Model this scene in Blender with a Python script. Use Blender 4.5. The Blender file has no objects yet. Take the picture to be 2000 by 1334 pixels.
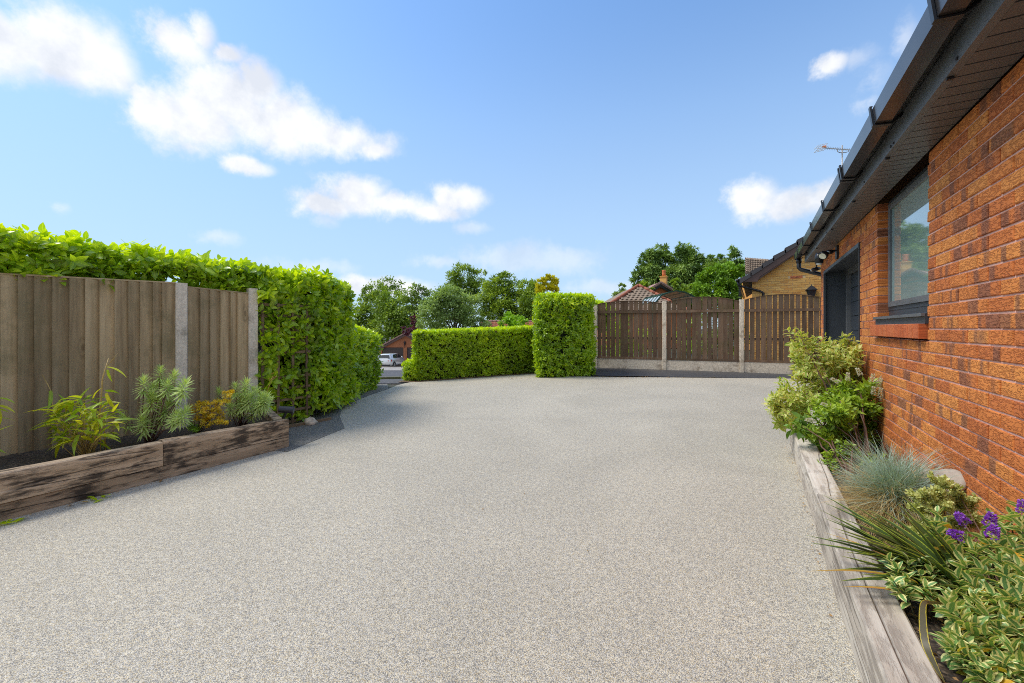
import bpy, math, random
import numpy as np
from mathutils import Vector, Matrix

random.seed(7)
rng = np.random.default_rng(7)
sc = bpy.context.scene
pi = math.pi
FP = 815.0      # focal length in photo pixels (photo 2000 wide)
HC = 1.30       # eye height
HY = 641.0      # horizon row
TH = math.atan(474 / FP)   # the house runs along world +Y, the camera looks 30 degrees left of it
CT, ST = math.cos(TH), math.sin(TH)

# ------------------------------------------------------------------ camera, sky, sun
cam_d = bpy.data.cameras.new('camera')
cam = bpy.data.objects.new('camera', cam_d)
sc.collection.objects.link(cam)
cam.location = (0, 0, HC)
cam.rotation_euler = (pi / 2, 0, TH)
cam_d.sensor_width = 36
cam_d.lens = FP / 2000 * 36
cam_d.shift_y = -(667 - HY) / 2000
cam_d.clip_start = 0.05
cam_d.clip_end = 2000
sc.camera = cam

SUN_EL = math.radians(57)
SUN_AZ = math.radians(-115)          # clockwise from +Y
sun_d = bpy.data.lights.new('sun', 'SUN')
sun_d.energy = 1.5
sun_d.angle = math.radians(22)
sun_d.color = (1.0, 0.95, 0.87)
sun = bpy.data.objects.new('sun', sun_d)
sc.collection.objects.link(sun)
sv = Vector((math.sin(SUN_AZ) * math.cos(SUN_EL), math.cos(SUN_AZ) * math.cos(SUN_EL), math.sin(SUN_EL)))
sun.rotation_euler = sv.to_track_quat('Z', 'Y').to_euler()
sun.location = sv * 50
sc.view_settings.view_transform = 'Standard'
sc.view_settings.look = 'None'
sc.view_settings.gamma = 1
sc.view_settings.use_curve_mapping = False
sc.view_settings.exposure = 1.08
sc.cycles.filter_width = 1.0
sc.cycles.use_denoising = False


class NT:
    """small helper to write node trees"""
    def __init__(s, tree):
        s.t = tree; s.n = tree.nodes; s.l = tree.links

    def add(s, typ, props=None, **ins):
        n = s.n.new(typ)
        for k, v in (props or {}).items():
            setattr(n, k, v)
        for k, v in ins.items():
            s.put(n, k, v)
        return n

    def put(s, n, k, v):
        if k.startswith('i') and k[1:].isdigit():
            sock = n.inputs[int(k[1:])]
        else:
            sock = n.inputs[k.replace('_', ' ')]
        if isinstance(v, bpy.types.NodeSocket):
            s.l.new(v, sock)
        elif isinstance(v, bpy.types.Node):
            s.l.new(v.outputs[0], sock)
        else:
            if isinstance(v, (tuple, list)) and len(v) == 3 and sock.type == 'RGBA':
                v = tuple(v) + (1,)
            sock.default_value = v

    def m(s, op, a, b=0.0, c=0.0, clamp=False):
        return s.add('ShaderNodeMath', {'operation': op, 'use_clamp': clamp}, i0=a, i1=b, i2=c).outputs[0]

    def v(s, op, a, b=(0, 0, 0), c=(0, 0, 0)):
        n = s.add('ShaderNodeVectorMath', {'operation': op}, i0=a, i1=b)
        if op == 'MULTIPLY_ADD':
            s.put(n, 'i2', c)
        return n.outputs['Value'] if op in ('LENGTH', 'DOT_PRODUCT', 'DISTANCE') else n.outputs[0]

    def noise(s, vec, scale, detail=3, rough=0.55, dist=0.0):
        return s.add('ShaderNodeTexNoise', {}, Vector=vec, Scale=scale, Detail=detail, Roughness=rough, Distortion=dist)

    def ramp(s, fac, stops, interp='LINEAR'):
        n = s.n.new('ShaderNodeValToRGB')
        e = n.color_ramp.elements
        n.color_ramp.interpolation = interp
        while len(e) < len(stops):
            e.new(0.5)
        for i, (p, c) in enumerate(stops):
            e[i].position = p
            if not isinstance(c, (tuple, list)):
                c = (c, c, c)
            e[i].color = tuple(c)[:3] + (1,)
        s.l.new(fac, n.inputs[0])
        return n.outputs[0]

    def mix(s, fac, a, b, mode='MIX'):
        n = s.n.new('ShaderNodeMix')
        n.data_type = 'RGBA'; n.blend_type = mode
        s.put(n, 'i0', fac); s.put(n, 'i6', a); s.put(n, 'i7', b)
        return n.outputs[2]

    def mr(s, val, a, b, c=0.0, d=1.0, smooth=True):
        n = s.add('ShaderNodeMapRange', {'interpolation_type': 'SMOOTHSTEP' if smooth else 'LINEAR'},
                  i0=val, i1=a, i2=b, i3=c, i4=d)
        return n.outputs[0]


def azel(px, py):
    return math.atan((px - 1000) / FP), math.atan((HY - py) / math.hypot(FP, px - 1000))


def build_world():
    w = bpy.data.worlds.new('World')
    sc.world = w
    w.use_nodes = True
    w.node_tree.nodes.clear()
    N = NT(w.node_tree)
    out = N.n.new('ShaderNodeOutputWorld')
    sky = N.n.new('ShaderNodeTexSky')
    sky.sky_type = 'NISHITA'
    sky.sun_disc = False
    sky.sun_elevation = SUN_EL
    sky.sun_rotation = SUN_AZ
    sky.altitude = 50
    sky.air_density = 1.0
    sky.dust_density = 0.6
    sky.ozone_density = 2.2
    tc = N.n.new('ShaderNodeTexCoord')
    d = tc.outputs['Generated']
    sp = N.add('ShaderNodeSeparateXYZ', {}, i0=d)
    x, y, z = sp.outputs
    cx = N.m('ADD', N.m('MULTIPLY', x, CT), N.m('MULTIPLY', y, ST))
    cz = N.m('SUBTRACT', N.m('MULTIPLY', y, CT), N.m('MULTIPLY', x, ST))
    az = N.m('ARCTAN2', cx, cz)
    el = N.m('ARCSINE', z)
    w1 = N.noise(d, 3.2, 2, 0.5)
    w2 = N.noise(d, 11.0, 9, 0.64)
    ae = N.add('ShaderNodeCombineXYZ', {}, i0=az, i1=el, i2=0.0).outputs[0]
    wob = N.v('SUBTRACT', w2.outputs['Color'], (0.5, 0.5, 0.5))
    ae = N.v('MULTIPLY_ADD', wob, (0.055, 0.04, 0), ae)
    solid = [(-30, 70, 190, 80), (110, 75, 150, 82), (200, 125, 82, 58), (130, 125, 160, 50),
             (350, 90, 72, 50), (385, 62, 40, 38), (440, 105, 45, 20),
             (440, 185, 112, 72), (365, 230, 130, 62), (500, 165, 60, 50), (540, 235, 130, 62), (655, 268, 120, 36),
             (725, 290, 48, 18), (285, 205, 50, 44), (480, 321, 58, 18),
             (690, 372, 78, 36), (635, 398, 70, 26), (770, 402, 110, 28), (890, 388, 62, 28), (830, 412, 90, 18),
             (1470, 390, 60, 38), (1545, 402, 120, 34), (1610, 392, 60, 36), (1660, 400, 60, 30),
             (780, 562, 80, 20), (705, 560, 52, 20), (1620, 128, 42, 22)]
    faint = [(1010, 510, 190, 34), (1110, 505, 80, 26), (430, 464, 58, 20), (115, 405, 26, 20), (925, 447, 46, 14),
             (1660, 120, 72, 34), (1695, 165, 58, 50), (1770, 80, 38, 50), (1690, 205, 40, 26), (600, 520, 120, 20),
             (1200, 560, 120, 18), (640, 430, 30, 18), (860, 512, 60, 18)]

    def field(lst):
        f = None
        for px, py, rx, ry in lst:
            a0, e0 = azel(px, py)
            k = math.cos(a0)
            ra = 1.1 * abs(math.atan((px + rx - 1000) / FP) - math.atan((px - rx - 1000) / FP)) / 2
            rb = 1.15 * ry / FP * k * math.cos(e0)
            q = N.v('MULTIPLY_ADD', ae, (1 / ra, 1 / rb, 0), (-a0 / ra, -e0 / rb, 0))
            g = N.m('SUBTRACT', 1.0, N.v('LENGTH', q))
            f = g if f is None else N.m('SMOOTH_MAX', f, g, 0.18)
        return f
    n_big = N.m('SUBTRACT', w2.outputs['Fac'], 0.5)
    n_big2 = N.m('SUBTRACT', w1.outputs['Fac'], 0.5)
    nn = N.m('ADD', N.m('MULTIPLY', n_big, 1.7), N.m('MULTIPLY', n_big2, 0.25))
    ms = N.mr(N.m('ADD', field(solid), nn), -0.14, 0.64)
    mf = N.m('MULTIPLY', N.mr(N.m('ADD', field(faint), N.m('MULTIPLY', nn, 1.5)), 0.0, 0.95), 0.42)
    # cumulus outside the view, made denser to add neutral fill light
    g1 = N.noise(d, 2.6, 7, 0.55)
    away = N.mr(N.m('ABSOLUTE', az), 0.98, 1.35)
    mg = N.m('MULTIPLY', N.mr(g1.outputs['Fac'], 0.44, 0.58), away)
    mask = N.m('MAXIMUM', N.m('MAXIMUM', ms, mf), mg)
    mask = N.m('MULTIPLY', mask, N.mr(el, 0.0, 0.05))
    shade = N.noise(d, 8.0, 7, 0.6)
    ccol = N.ramp(shade.outputs['Fac'], [(0.38, (2.9, 3.05, 3.35)), (0.55, (3.75, 3.8, 3.9))])
    sat = N.mix(1.0, sky.outputs[0], SKY_TINT, 'MULTIPLY')
    # thin milky haze low over the horizon
    sat = N.mix(1.0, sat, N.ramp(el, [(0.0, (0.60, 0.62, 0.72)), (0.15, (0.68, 0.71, 0.79)), (0.45, (0.90, 0.92, 0.95)), (0.8, (1.0, 1.0, 1.0))]), 'MULTIPLY')
    sat = N.mix(N.mr(el, 0.75, 0.0, 0.0, 0.78), sat, (2.05, 2.75, 3.45))
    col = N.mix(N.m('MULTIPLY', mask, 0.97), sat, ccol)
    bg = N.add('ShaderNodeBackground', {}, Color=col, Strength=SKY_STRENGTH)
    N.l.new(bg.outputs[0], out.inputs[0])
    try:
        w.cycles.sampling_method = 'MANUAL'
        w.cycles.sample_map_resolution = 512
    except Exception:
        pass


SKY_STRENGTH = 0.13
SKY_TINT = (0.70, 0.86, 0.95)
build_world()


# ------------------------------------------------------------------ places
def W(X, Z, z=0.0):
    """camera frame (right, ahead) -> world"""
    return Vector((X * CT - Z * ST, X * ST + Z * CT, z))


def at(px, py, Z):
    return W((px - 1000) / FP * Z, Z, HC + (HY - py) * Z / FP)


def gnd(px, py, h=0.0):
    Z = FP * (HC - h) / (py - HY)
    return W((px - 1000) / FP * Z, Z, h)


def drop(X, Z):
    g = 1 - np.clip((X / max(Z, 1) - 0.07) / 0.12, 0, 1)
    return 0.083 * min(max(Z - 10.5, 0), 40) * g


# ------------------------------------------------------------------ mesh helpers
class MB:
    def __init__(s):
        s.v = []; s.f = []; s.m = []

    def add(s, vs, fs, mi=0):
        o = len(s.v)
        s.v += [tuple(p) for p in vs]
        for f in fs:
            s.f.append([o + i for i in f]); s.m.append(mi)
        return s

    def box(s, x0, x1, y0, y1, z0, z1, M=None, mi=0):
        vs = [Vector((x, y, z)) for x in (x0, x1) for y in (y0, y1) for z in (z0, z1)]
        if M is not None:
            vs = [M @ p for p in vs]
        return s.add(vs, [(0, 1, 3, 2), (4, 6, 7, 5), (0, 4, 5, 1), (2, 3, 7, 6), (0, 2, 6, 4), (1, 5, 7, 3)], mi)

    def bar(s, a, b, w, h, up=(0, 0, 1), mi=0):
        """box from a to b, w wide, h high, centred"""
        a = Vector(a); b = Vector(b); d = (b - a); L = d.length; d.normalize()
        r = d.cross(Vector(up))
        if r.length < 1e-4:
            r = Vector((1, 0, 0))
        r.normalize(); u = r.cross(d)
        M = Matrix((r, d, u)).transposed().to_4x4(); M.translation = a
        return s.box(-w / 2, w / 2, 0, L, -h / 2, h / 2, M, mi)

    def prism(s, poly, z0, z1, mi=0):
        """poly: list of 2D; z0/z1 number or list"""
        n = len(poly)
        a = z0 if isinstance(z0, (list, tuple)) else [z0] * n
        b = z1 if isinstance(z1, (list, tuple)) else [z1] * n
        vs = [(p[0], p[1], a[i]) for i, p in enumerate(poly)] + [(p[0], p[1], b[i]) for i, p in enumerate(poly)]
        fs = [list(range(n))[::-1], list(range(n, 2 * n))] + [(i, (i + 1) % n, n + (i + 1) % n, n + i) for i in range(n)]
        return s.add(vs, fs, mi)

    def extrude(s, prof, a, b, close=True, mi=0):
        """profile of 3D points at a, moved by (b-a)"""
        d = Vector(b) - Vector(a); n = len(prof)
        vs = [Vector(p) for p in prof] + [Vector(p) + d for p in prof]
        fs = [(i, (i + 1) % n, n + (i + 1) % n, n + i) for i in range(n if close else n - 1)]
        if close:
            fs += [list(range(n))[::-1], list(range(n, 2 * n))]
        return s.add(vs, fs, mi)

    def tube(s, pts, r, n=6, caps=True, mi=0):
        pts = [Vector(p) for p in pts]
        rs = r if isinstance(r, (list, tuple)) else [r] * len(pts)
        ring = []
        prev = None
        for i, p in enumerate(pts):
            t = (pts[min(i + 1, len(pts) - 1)] - pts[max(i - 1, 0)]).normalized()
            if prev is None:
                a = t.orthogonal().normalized()
            else:
                a = (prev - t * prev.dot(t)).normalized()
            prev = a
            b = t.cross(a)
            ring.append([p + (a * math.cos(2 * pi * k / n) + b * math.sin(2 * pi * k / n)) * rs[i] for k in range(n)])
        vs = [q for rr in ring for q in rr]
        fs = [(i * n + k, i * n + (k + 1) % n, (i + 1) * n + (k + 1) % n, (i + 1) * n + k)
              for i in range(len(pts) - 1) for k in range(n)]
        if caps:
            fs += [list(range(n))[::-1], [(len(pts) - 1) * n + k for k in range(n)]]
        return s.add(vs, fs, mi)

    def mesh(s, name, mats, org=None, smooth=False):
        me = bpy.data.meshes.new(name)
        o = org or Vector((0, 0, 0))
        me.from_pydata([(p[0] - o[0], p[1] - o[1], p[2] - o[2]) for p in s.v], [], s.f)
        for m in (mats if isinstance(mats, (list, tuple)) else [mats]):
            me.materials.append(m)
        if any(s.m):
            me.polygons.foreach_set('material_index', s.m)
        if smooth:
            me.polygons.foreach_set('use_smooth', [True] * len(me.polygons))
        me.update()
        return me


def link(o, parent=None):
    sc.collection.objects.link(o)
    if parent is not None:
        o.parent = parent
    return o


def thing(name, label, cat, loc, group=None):
    o = bpy.data.objects.new(name, None)
    o.empty_display_size = 0.1
    o.location = loc
    o['label'] = label; o['category'] = cat
    if group:
        o['group'] = group
    return link(o)


def worg(root):
    o = Vector((0, 0, 0))
    while root is not None:
        o += root.location; root = root.parent
    return o


def obj(name, mb, mats, root=None, smooth=False, kind=None, label=None, cat=None, group=None, auto=False):
    org = worg(root)
    me = mb.mesh(name, mats, org, smooth)
    o = bpy.data.objects.new(name, me)
    link(o, root)
    if kind:
        o['kind'] = kind
    if label:
        o['label'] = label
    if cat:
        o['category'] = cat
    if group:
        o['group'] = group
    return o


def inst(name, me, M, root):
    """shared-mesh part placed by a world matrix"""
    o = bpy.data.objects.new(name, me)
    link(o, root)
    M = M.copy(); M.translation -= worg(root)
    o.matrix_basis = M
    return o


# ------------------------------------------------------------------ materials
def mat(name):
    m = bpy.data.materials.new(name)
    m.use_nodes = True
    m.node_tree.nodes.clear()
    N = NT(m.node_tree)
    o = N.n.new('ShaderNodeOutputMaterial')
    return m, N, o


def rnd(N):
    """one random number for each piece, joined or separate"""
    g = N.n.new('ShaderNodeNewGeometry'); oi = N.n.new('ShaderNodeObjectInfo')
    a = N.m('MULTIPLY', g.outputs['Random Per Island'], 7.31)
    b = N.m('MULTIPLY', oi.outputs['Random'], 13.7)
    return N.m('FRACT', N.m('ADD', a, b))


def pos(N):
    return N.n.new('ShaderNodeNewGeometry').outputs['Position']


def principled(N, o, col, rough=0.6, bump=None, bstr=0.3, bdist=0.01, metal=0.0, spec=0.5, coat=0.0):
    p = N.n.new('ShaderNodeBsdfPrincipled')
    N.put(p, 'Base_Color', col); N.put(p, 'Roughness', rough)
    p.inputs['Metallic'].default_value = metal
    p.inputs['Specular IOR Level'].default_value = spec
    p.inputs['Coat Weight'].default_value = coat
    if bump is not None:
        b = N.add('ShaderNodeBump', {}, Strength=bstr, Distance=bdist, Height=bump)
        N.l.new(b.outputs[0], p.inputs['Normal'])
    N.l.new(p.outputs[0], o.inputs[0])
    return p


def plain(name, col, rough=0.5, metal=0.0, nscale=30, namp=0.25, bstr=0.1, spec=0.5, coat=0.0, grime=None):
    m, N, o = mat(name)
    n = N.noise(pos(N), nscale, 5, 0.6)
    dark = tuple(c * (1 - namp) for c in col); lite = tuple(min(1, c * (1 + namp)) for c in col)
    c = N.ramp(n.outputs['Fac'], [(0.3, dark), (0.7, lite)])
    if grime:
        g = N.noise(pos(N), 3.1, 6, 0.65)
        c = N.mix(N.mr(g.outputs['Fac'], 0.5, 0.72, 0, 0.8), c, grime)
    principled(N, o, c, rough, n.outputs['Fac'], bstr, 0.004, metal, spec, coat)
    return m


def leafm(name, cols, rough=0.4, trans=0.42, clump=1.5, camt=0.5, edge=None, vein=0.0, spec=0.5, edge_w=0.55, k=1.4):
    """cols: list of 3 base colours along the random value; edge: margin colour"""
    cols = [tuple(min(.75, v * k) for v in c_) for c_ in cols]
    m, N, o = mat(name)
    r = rnd(N)
    n = N.noise(pos(N), clump, 3, 0.6)
    f = N.m('ADD', N.m('MULTIPLY', r, 1 - camt), N.m('MULTIPLY', N.mr(n.outputs['Fac'], 0.3, 0.7), camt))
    c = N.ramp(f, [(i / (len(cols) - 1) * 0.9 + 0.05, q) for i, q in enumerate(cols)])
    uv = N.n.new('ShaderNodeUVMap').outputs[0]
    su = N.add('ShaderNodeSeparateXYZ', {}, i0=uv)
    ax = N.m('ABSOLUTE', su.outputs[0])
    if edge:
        wob = N.noise(pos(N), 160, 2)
        q = N.m('ADD', ax, N.m('MULTIPLY', N.m('SUBTRACT', wob.outputs['Fac'], 0.5), 0.5))
        c = N.mix(N.mr(q, edge_w, edge_w + 0.16), c, edge)
    if vein:
        c = N.mix(N.mr(ax, 0.16, 0.02, 0, vein), c, N.mix(1.0, c, (2.2, 1.9, 1.6), 'MULTIPLY'))
    p = N.n.new('ShaderNodeBsdfPrincipled')
    N.put(p, 'Base_Color', c); N.put(p, 'Roughness', rough)
    p.inputs['Specular IOR Level'].default_value = spec
    t = N.n.new('ShaderNodeBsdfTranslucent')
    N.put(t, 'Color', N.mix(1.0, c, (1.5, 1.45, 0.6), 'MULTIPLY'))
    mx = N.add('ShaderNodeMixShader', {}, i0=trans, i1=p.outputs[0], i2=t.outputs[0])
    N.l.new(mx.outputs[0], o.inputs[0])
    return m


def brickm(name, cols, dark, crinkle=1.0, dark_amt=0.5, patch=9.0, flat=False):
    m, N, o = mat(name)
    P = pos(N)
    r = rnd(N)
    c = N.ramp(r, [(0.0, cols[0]), (0.45, cols[1]), (1.0, cols[2])])
    sh = N.v('MULTIPLY_ADD', N.add('ShaderNodeCombineXYZ', {}, i0=r, i1=r, i2=r).outputs[0], (31.0, 17.0, 5.0), P)
    pn = N.noise(N.v('MULTIPLY', sh, (0.0, 1.0, 0.12)), patch, 1, 0.4)
    thr = N.m('SUBTRACT', 0.76, N.m('MULTIPLY', N.m('POWER', N.m('FRACT', N.m('MULTIPLY', r, 5.7)), 2.0), 0.40))
    dm = N.mr(N.m('SUBTRACT', pn.outputs['Fac'], thr), -0.02, 0.07)
    c = N.mix(N.m('MULTIPLY', dm, dark_amt), c, dark)
    big = N.noise(P, 0.9, 3, 0.6)
    c = N.mix(1.0, c, N.ramp(big.outputs['Fac'], [(0.3, 0.82), (0.7, 1.1)]), 'MULTIPLY')
    zz = N.add('ShaderNodeSeparateXYZ', {}, i0=P).outputs[2]
    sp_ = N.m('MULTIPLY', N.mr(N.m('ADD', zz, N.m('MULTIPLY', N.m('SUBTRACT', pn.outputs['Fac'], 0.5), 0.25)), 0.46, 0.20, 0, 0.35), 1.0)
    c = N.mix(sp_, c, (0.22, 0.13, 0.085))
    if flat:
        principled(N, o, c, 0.85)
        return m
    st = N.v('MULTIPLY', sh, (1.0, 17.0, 60.0))
    cr = N.noise(st, 1.0, 2, 0.6, 0.9)
    fine = N.noise(sh, 240, 3, 0.7)
    crack = N.mr(N.m('ABSOLUTE', N.m('SUBTRACT', cr.outputs['Fac'], 0.5)), 0.01, 0.075)
    h = N.m('ADD', N.m('MULTIPLY', crack, 0.8), N.m('MULTIPLY', fine.outputs['Fac'], 0.35))
    c = N.mix(N.m('MULTIPLY', N.m('SUBTRACT', 1.0, crack), 0.55), c, N.mix(1.0, c, (0.42, 0.28, 0.24), 'MULTIPLY'))
    c = N.mix(N.mr(fine.outputs['Fac'], 0.6, 0.85, 0, 0.35), c, (0.55, 0.3, 0.15))
    principled(N, o, c, 0.82, h, 0.75 * crinkle, 0.006, spec=0.3)
    return m


def woodm(name, cols, stretch, rot=0.0, stain=None, stain_amt=0.6, bump=0.5, sc1=6.0, green=None, crack=0.0, knots=True):
    """grain runs along the axis where stretch is small"""
    m, N, o = mat(name)
    r = rnd(N)
    P = pos(N)
    mp = N.add('ShaderNodeMapping', {}, Vector=P, Rotation=(0, 0, rot))
    q = N.v('MULTIPLY_ADD', N.add('ShaderNodeCombineXYZ', {}, i0=r, i1=r, i2=r).outputs[0], (9.0, 13.0, 21.0), mp.outputs[0])
    s = N.v('MULTIPLY', q, stretch)
    g = N.noise(s, sc1, 6, 0.65, 0.12)
    g2 = N.noise(s, sc1 * 5, 4, 0.6, 0.08)
    gg = N.m('ADD', N.m('MULTIPLY', g.outputs['Fac'], 0.65), N.m('MULTIPLY', g2.outputs['Fac'], 0.35))
    c = N.ramp(gg, [(0.3, cols[0]), (0.5, cols[1]), (0.7, cols[2])])
    c = N.mix(1.0, c, N.ramp(r, [(0, 0.66), (1, 1.25)]), 'MULTIPLY')
    h = gg
    if knots:
        ks = N.v('MULTIPLY', q, tuple(max(0.35, v) for v in stretch))
        vo = N.add('ShaderNodeTexVoronoi', {}, Vector=ks, Scale=3.2)
        kd = vo.outputs['Distance']
        rings = N.m('SINE', N.m('MULTIPLY', kd, 70.0))
        km = N.mr(kd, 0.16, 0.05)
        c = N.mix(N.m('MULTIPLY', km, N.mr(rings, -1, 1, 0.1, 0.55)), c, tuple(v * 0.35 for v in cols[0]))
    if stain:
        ss = N.v('MULTIPLY', q, tuple(0.7 if v < .5 else 3.6 for v in stretch))
        sn = N.noise(ss, 9.0, 6, 0.66, 0.0)
        big = N.noise(q, 2.2, 3, 0.6)
        sn_f = N.m('ADD', N.m('MULTIPLY', sn.outputs['Fac'], 0.62), N.m('MULTIPLY', big.outputs['Fac'], 0.38))
        c = N.mix(N.mr(sn_f, 0.46, 0.60, 0, stain_amt), c, stain)
        h = N.m('SUBTRACT', h, N.mr(sn_f, 0.48, 0.56, 0, 0.3))
    if green:
        gn = N.noise(P, 1.7, 5, 0.65)
        c = N.mix(N.mr(gn.outputs['Fac'], 0.48, 0.68, 0, 0.45), c, green)
    if crack:
        cs = N.v('MULTIPLY', q, tuple(v * 0.8 if v < 0.5 else v for v in stretch))
        cn = N.noise(cs, 5.0, 2, 0.5, 0.15)
        cm = N.mr(N.m('ABSOLUTE', N.m('SUBTRACT', cn.outputs['Fac'], 0.5)), 0.012, 0.0)
        c = N.mix(N.m('MULTIPLY', cm, crack), c, (0.02, 0.015, 0.012))
        h = N.m('SUBTRACT', h, N.m('MULTIPLY', cm, 1.0))
    principled(N, o, c, 0.85, h, bump, 0.006, spec=0.25)
    return m


def gravelm(name, cols, scale, big=(0.85, 1.1), bump=0.5, rough=0.75):
    m, N, o = mat(name)
    P = pos(N)
    vo = N.add('ShaderNodeTexVoronoi', {}, Vector=P, Scale=scale, Randomness=1.0)
    sp = N.add('ShaderNodeSeparateColor', {}, i0=vo.outputs['Color'])
    k = len(cols)
    c = N.ramp(sp.outputs[0], [(i / k, q) for i, q in enumerate(cols)], 'CONSTANT')
    n2 = N.noise(P, scale * 0.12, 4, 0.7)
    c = N.mix(1.0, c, N.ramp(n2.outputs['Fac'], [(0.3, 0.78), (0.7, 1.15)]), 'MULTIPLY')
    n3 = N.noise(P, 0.55, 5, 0.6, 0.8)
    c = N.mix(1.0, c, N.ramp(n3.outputs['Fac'], [(0.3, big[0]), (0.7, big[1])]), 'MULTIPLY')
    gap = N.mr(vo.outputs['Distance'], 0.55, 0.75)
    c = N.mix(N.m('MULTIPLY', gap, 0.6), c, (0.05, 0.045, 0.04))
    h = N.m('SUBTRACT', 1.0, vo.outputs['Distance'])
    principled(N, o, c, rough, h, bump, 0.004, spec=0.4)
    return m


M_resin = gravelm('resin_gravel', [(0.66, 0.575, 0.42), (0.44, 0.40, 0.325), (0.72, 0.645, 0.51), (0.30, 0.28, 0.245),
                                   (0.54, 0.43, 0.26), (0.58, 0.545, 0.48), (0.70, 0.61, 0.44), (0.37, 0.345, 0.305)], 290, (0.88, 1.08))
M_band = gravelm('dark_resin_gravel', [(0.15, 0.14, 0.12), (0.23, 0.21, 0.18), (0.085, 0.08, 0.072), (0.40, 0.36, 0.30)], 230, (0.85, 1.15))
M_asph = gravelm('asphalt', [(0.10, 0.095, 0.095), (0.07, 0.068, 0.07), (0.13, 0.12, 0.12)], 60, (0.8, 1.2))
M_apron = gravelm('pale_concrete_apron', [(0.42, 0.37, 0.32), (0.36, 0.32, 0.28), (0.48, 0.44, 0.40)], 30)
M_terr = gravelm('garden_soil', [(0.06, 0.05, 0.03), (0.05, 0.07, 0.02), (0.08, 0.065, 0.04)], 12)
M_soil = gravelm('dark_soil', [(0.06, 0.042, 0.028), (0.09, 0.062, 0.042), (0.03, 0.022, 0.016), (0.16, 0.115, 0.075)], 90, (0.7, 1.2), 1.0, 0.9)
M_tar = plain('black_tar_upstand', (0.062, 0.06, 0.06), 0.55, nscale=40, namp=0.4, bstr=0.4, grime=(0.09, 0.08, 0.07))
M_brick = brickm('rustic_red_brick', [(0.55, 0.155, 0.042), (0.68, 0.215, 0.050), (0.76, 0.29, 0.068)], (0.18, 0.085, 0.06), 1.0, 0.66)
M_sillbrick = brickm('smooth_red_brick', [(0.50, 0.12, 0.035), (0.56, 0.14, 0.045), (0.58, 0.16, 0.05)], (0.3, 0.08, 0.03), 0.15, 0.3)
M_mortar = plain('pink_mortar', (0.62, 0.36, 0.28), 0.9, nscale=120, namp=0.2, bstr=0.5)
M_ybrick = brickm('buff_yellow_brick', [(0.74, 0.37, 0.09), (0.80, 0.44, 0.12), (0.84, 0.51, 0.16)], (0.60, 0.26, 0.07), 0.3, 0.5)
M_ymortar = plain('buff_mortar', (0.68, 0.50, 0.27), 0.9, nscale=60)
M_rbrick = brickm('far_red_brick', [(0.52, 0.17, 0.065), (0.60, 0.22, 0.085), (0.66, 0.26, 0.10)], (0.35, 0.11, 0.05), 0.3, 0.5)
M_anth = plain('anthracite_plastic', (0.040, 0.046, 0.054), 0.42, nscale=400, namp=0.12, bstr=0.12)
M_fascia = plain('grey_woodgrain_fascia', (0.12, 0.125, 0.13), 0.34, nscale=500, namp=0.15, bstr=0.22, grime=(0.05, 0.055, 0.06))
M_soffit = plain('dark_soffit_plastic', (0.11, 0.105, 0.105), 0.38, nscale=250, namp=0.12, bstr=0.05)
M_gutter = plain('black_gloss_gutter', (0.034, 0.031, 0.03), 0.22, nscale=3, namp=0.4, bstr=0.02, spec=0.35, coat=0.1)
M_black = plain('black_plastic', (0.012, 0.012, 0.014), 0.35, nscale=60)
M_white = plain('white_plastic', (0.75, 0.75, 0.72), 0.4)
M_conc = plain('concrete', (0.68, 0.60, 0.48), 0.9, nscale=45, namp=0.22, bstr=0.6, grime=(0.24, 0.21, 0.16))
M_concold = plain('stained_concrete', (0.68, 0.57, 0.43), 0.9, nscale=25, namp=0.3, bstr=0.6, grime=(0.17, 0.11, 0.06))
M_fence = woodm('weathered_feather_edge', [(0.19, 0.13, 0.07), (0.43, 0.32, 0.18), (0.62, 0.48, 0.29)], (1.0, 1.0, 0.06), bump=0.6, green=(0.13, 0.12, 0.055))
M_picket = woodm('dark_brown_fence', [(0.10, 0.055, 0.033), (0.16, 0.095, 0.056), (0.24, 0.16, 0.10)], (1.0, 1.0, 0.08), bump=0.6, green=(0.09, 0.075, 0.03), stain=(0.19, 0.15, 0.11), stain_amt=0.28, knots=False)
LPHI = math.atan2(0.996, 1.766) - TH       # left sleepers, angle from world +Y (clockwise)
M_sleepL = woodm('stained_sleeper', [(0.24, 0.155, 0.095), (0.42, 0.30, 0.19), (0.62, 0.47, 0.33)], (1.0, 0.07, 1.0), rot=LPHI, stain=(0.028, 0.022, 0.018), stain_amt=0.9, bump=0.9, sc1=9, crack=0.7, knots=False)
M_sleepR = woodm('silvered_sleeper', [(0.34, 0.28, 0.22), (0.54, 0.47, 0.38), (0.74, 0.68, 0.58)], (1.0, 0.06, 1.0), stain=(0.15, 0.12, 0.10), stain_amt=0.5, bump=0.9, sc1=9, crack=0.35, knots=False)
M_lath = woodm('brown_lath', [(0.12, 0.08, 0.045), (0.20, 0.14, 0.08), (0.30, 0.22, 0.14)], (1.0, 1.0, 1.0), bump=0.4, knots=False)
M_bark = woodm('bark', [(0.04, 0.03, 0.02), (0.08, 0.06, 0.04), (0.13, 0.1, 0.07)], (1.0, 1.0, 0.3), bump=0.8, knots=False)
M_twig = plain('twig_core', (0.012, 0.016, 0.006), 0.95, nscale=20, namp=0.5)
M_tiled = plain('dark_roof_tile', (0.055, 0.05, 0.052), 0.7, nscale=30, namp=0.25, bstr=0.4)
M_tileb = plain('lichened_brown_tile', (0.26, 0.19, 0.13), 0.85, nscale=14, namp=0.45, bstr=0.5, grime=(0.1, 0.06, 0.045))
M_tiler = plain('red_roof_tile', (0.34, 0.105, 0.055), 0.8, nscale=10, namp=0.3, bstr=0.4)
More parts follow.
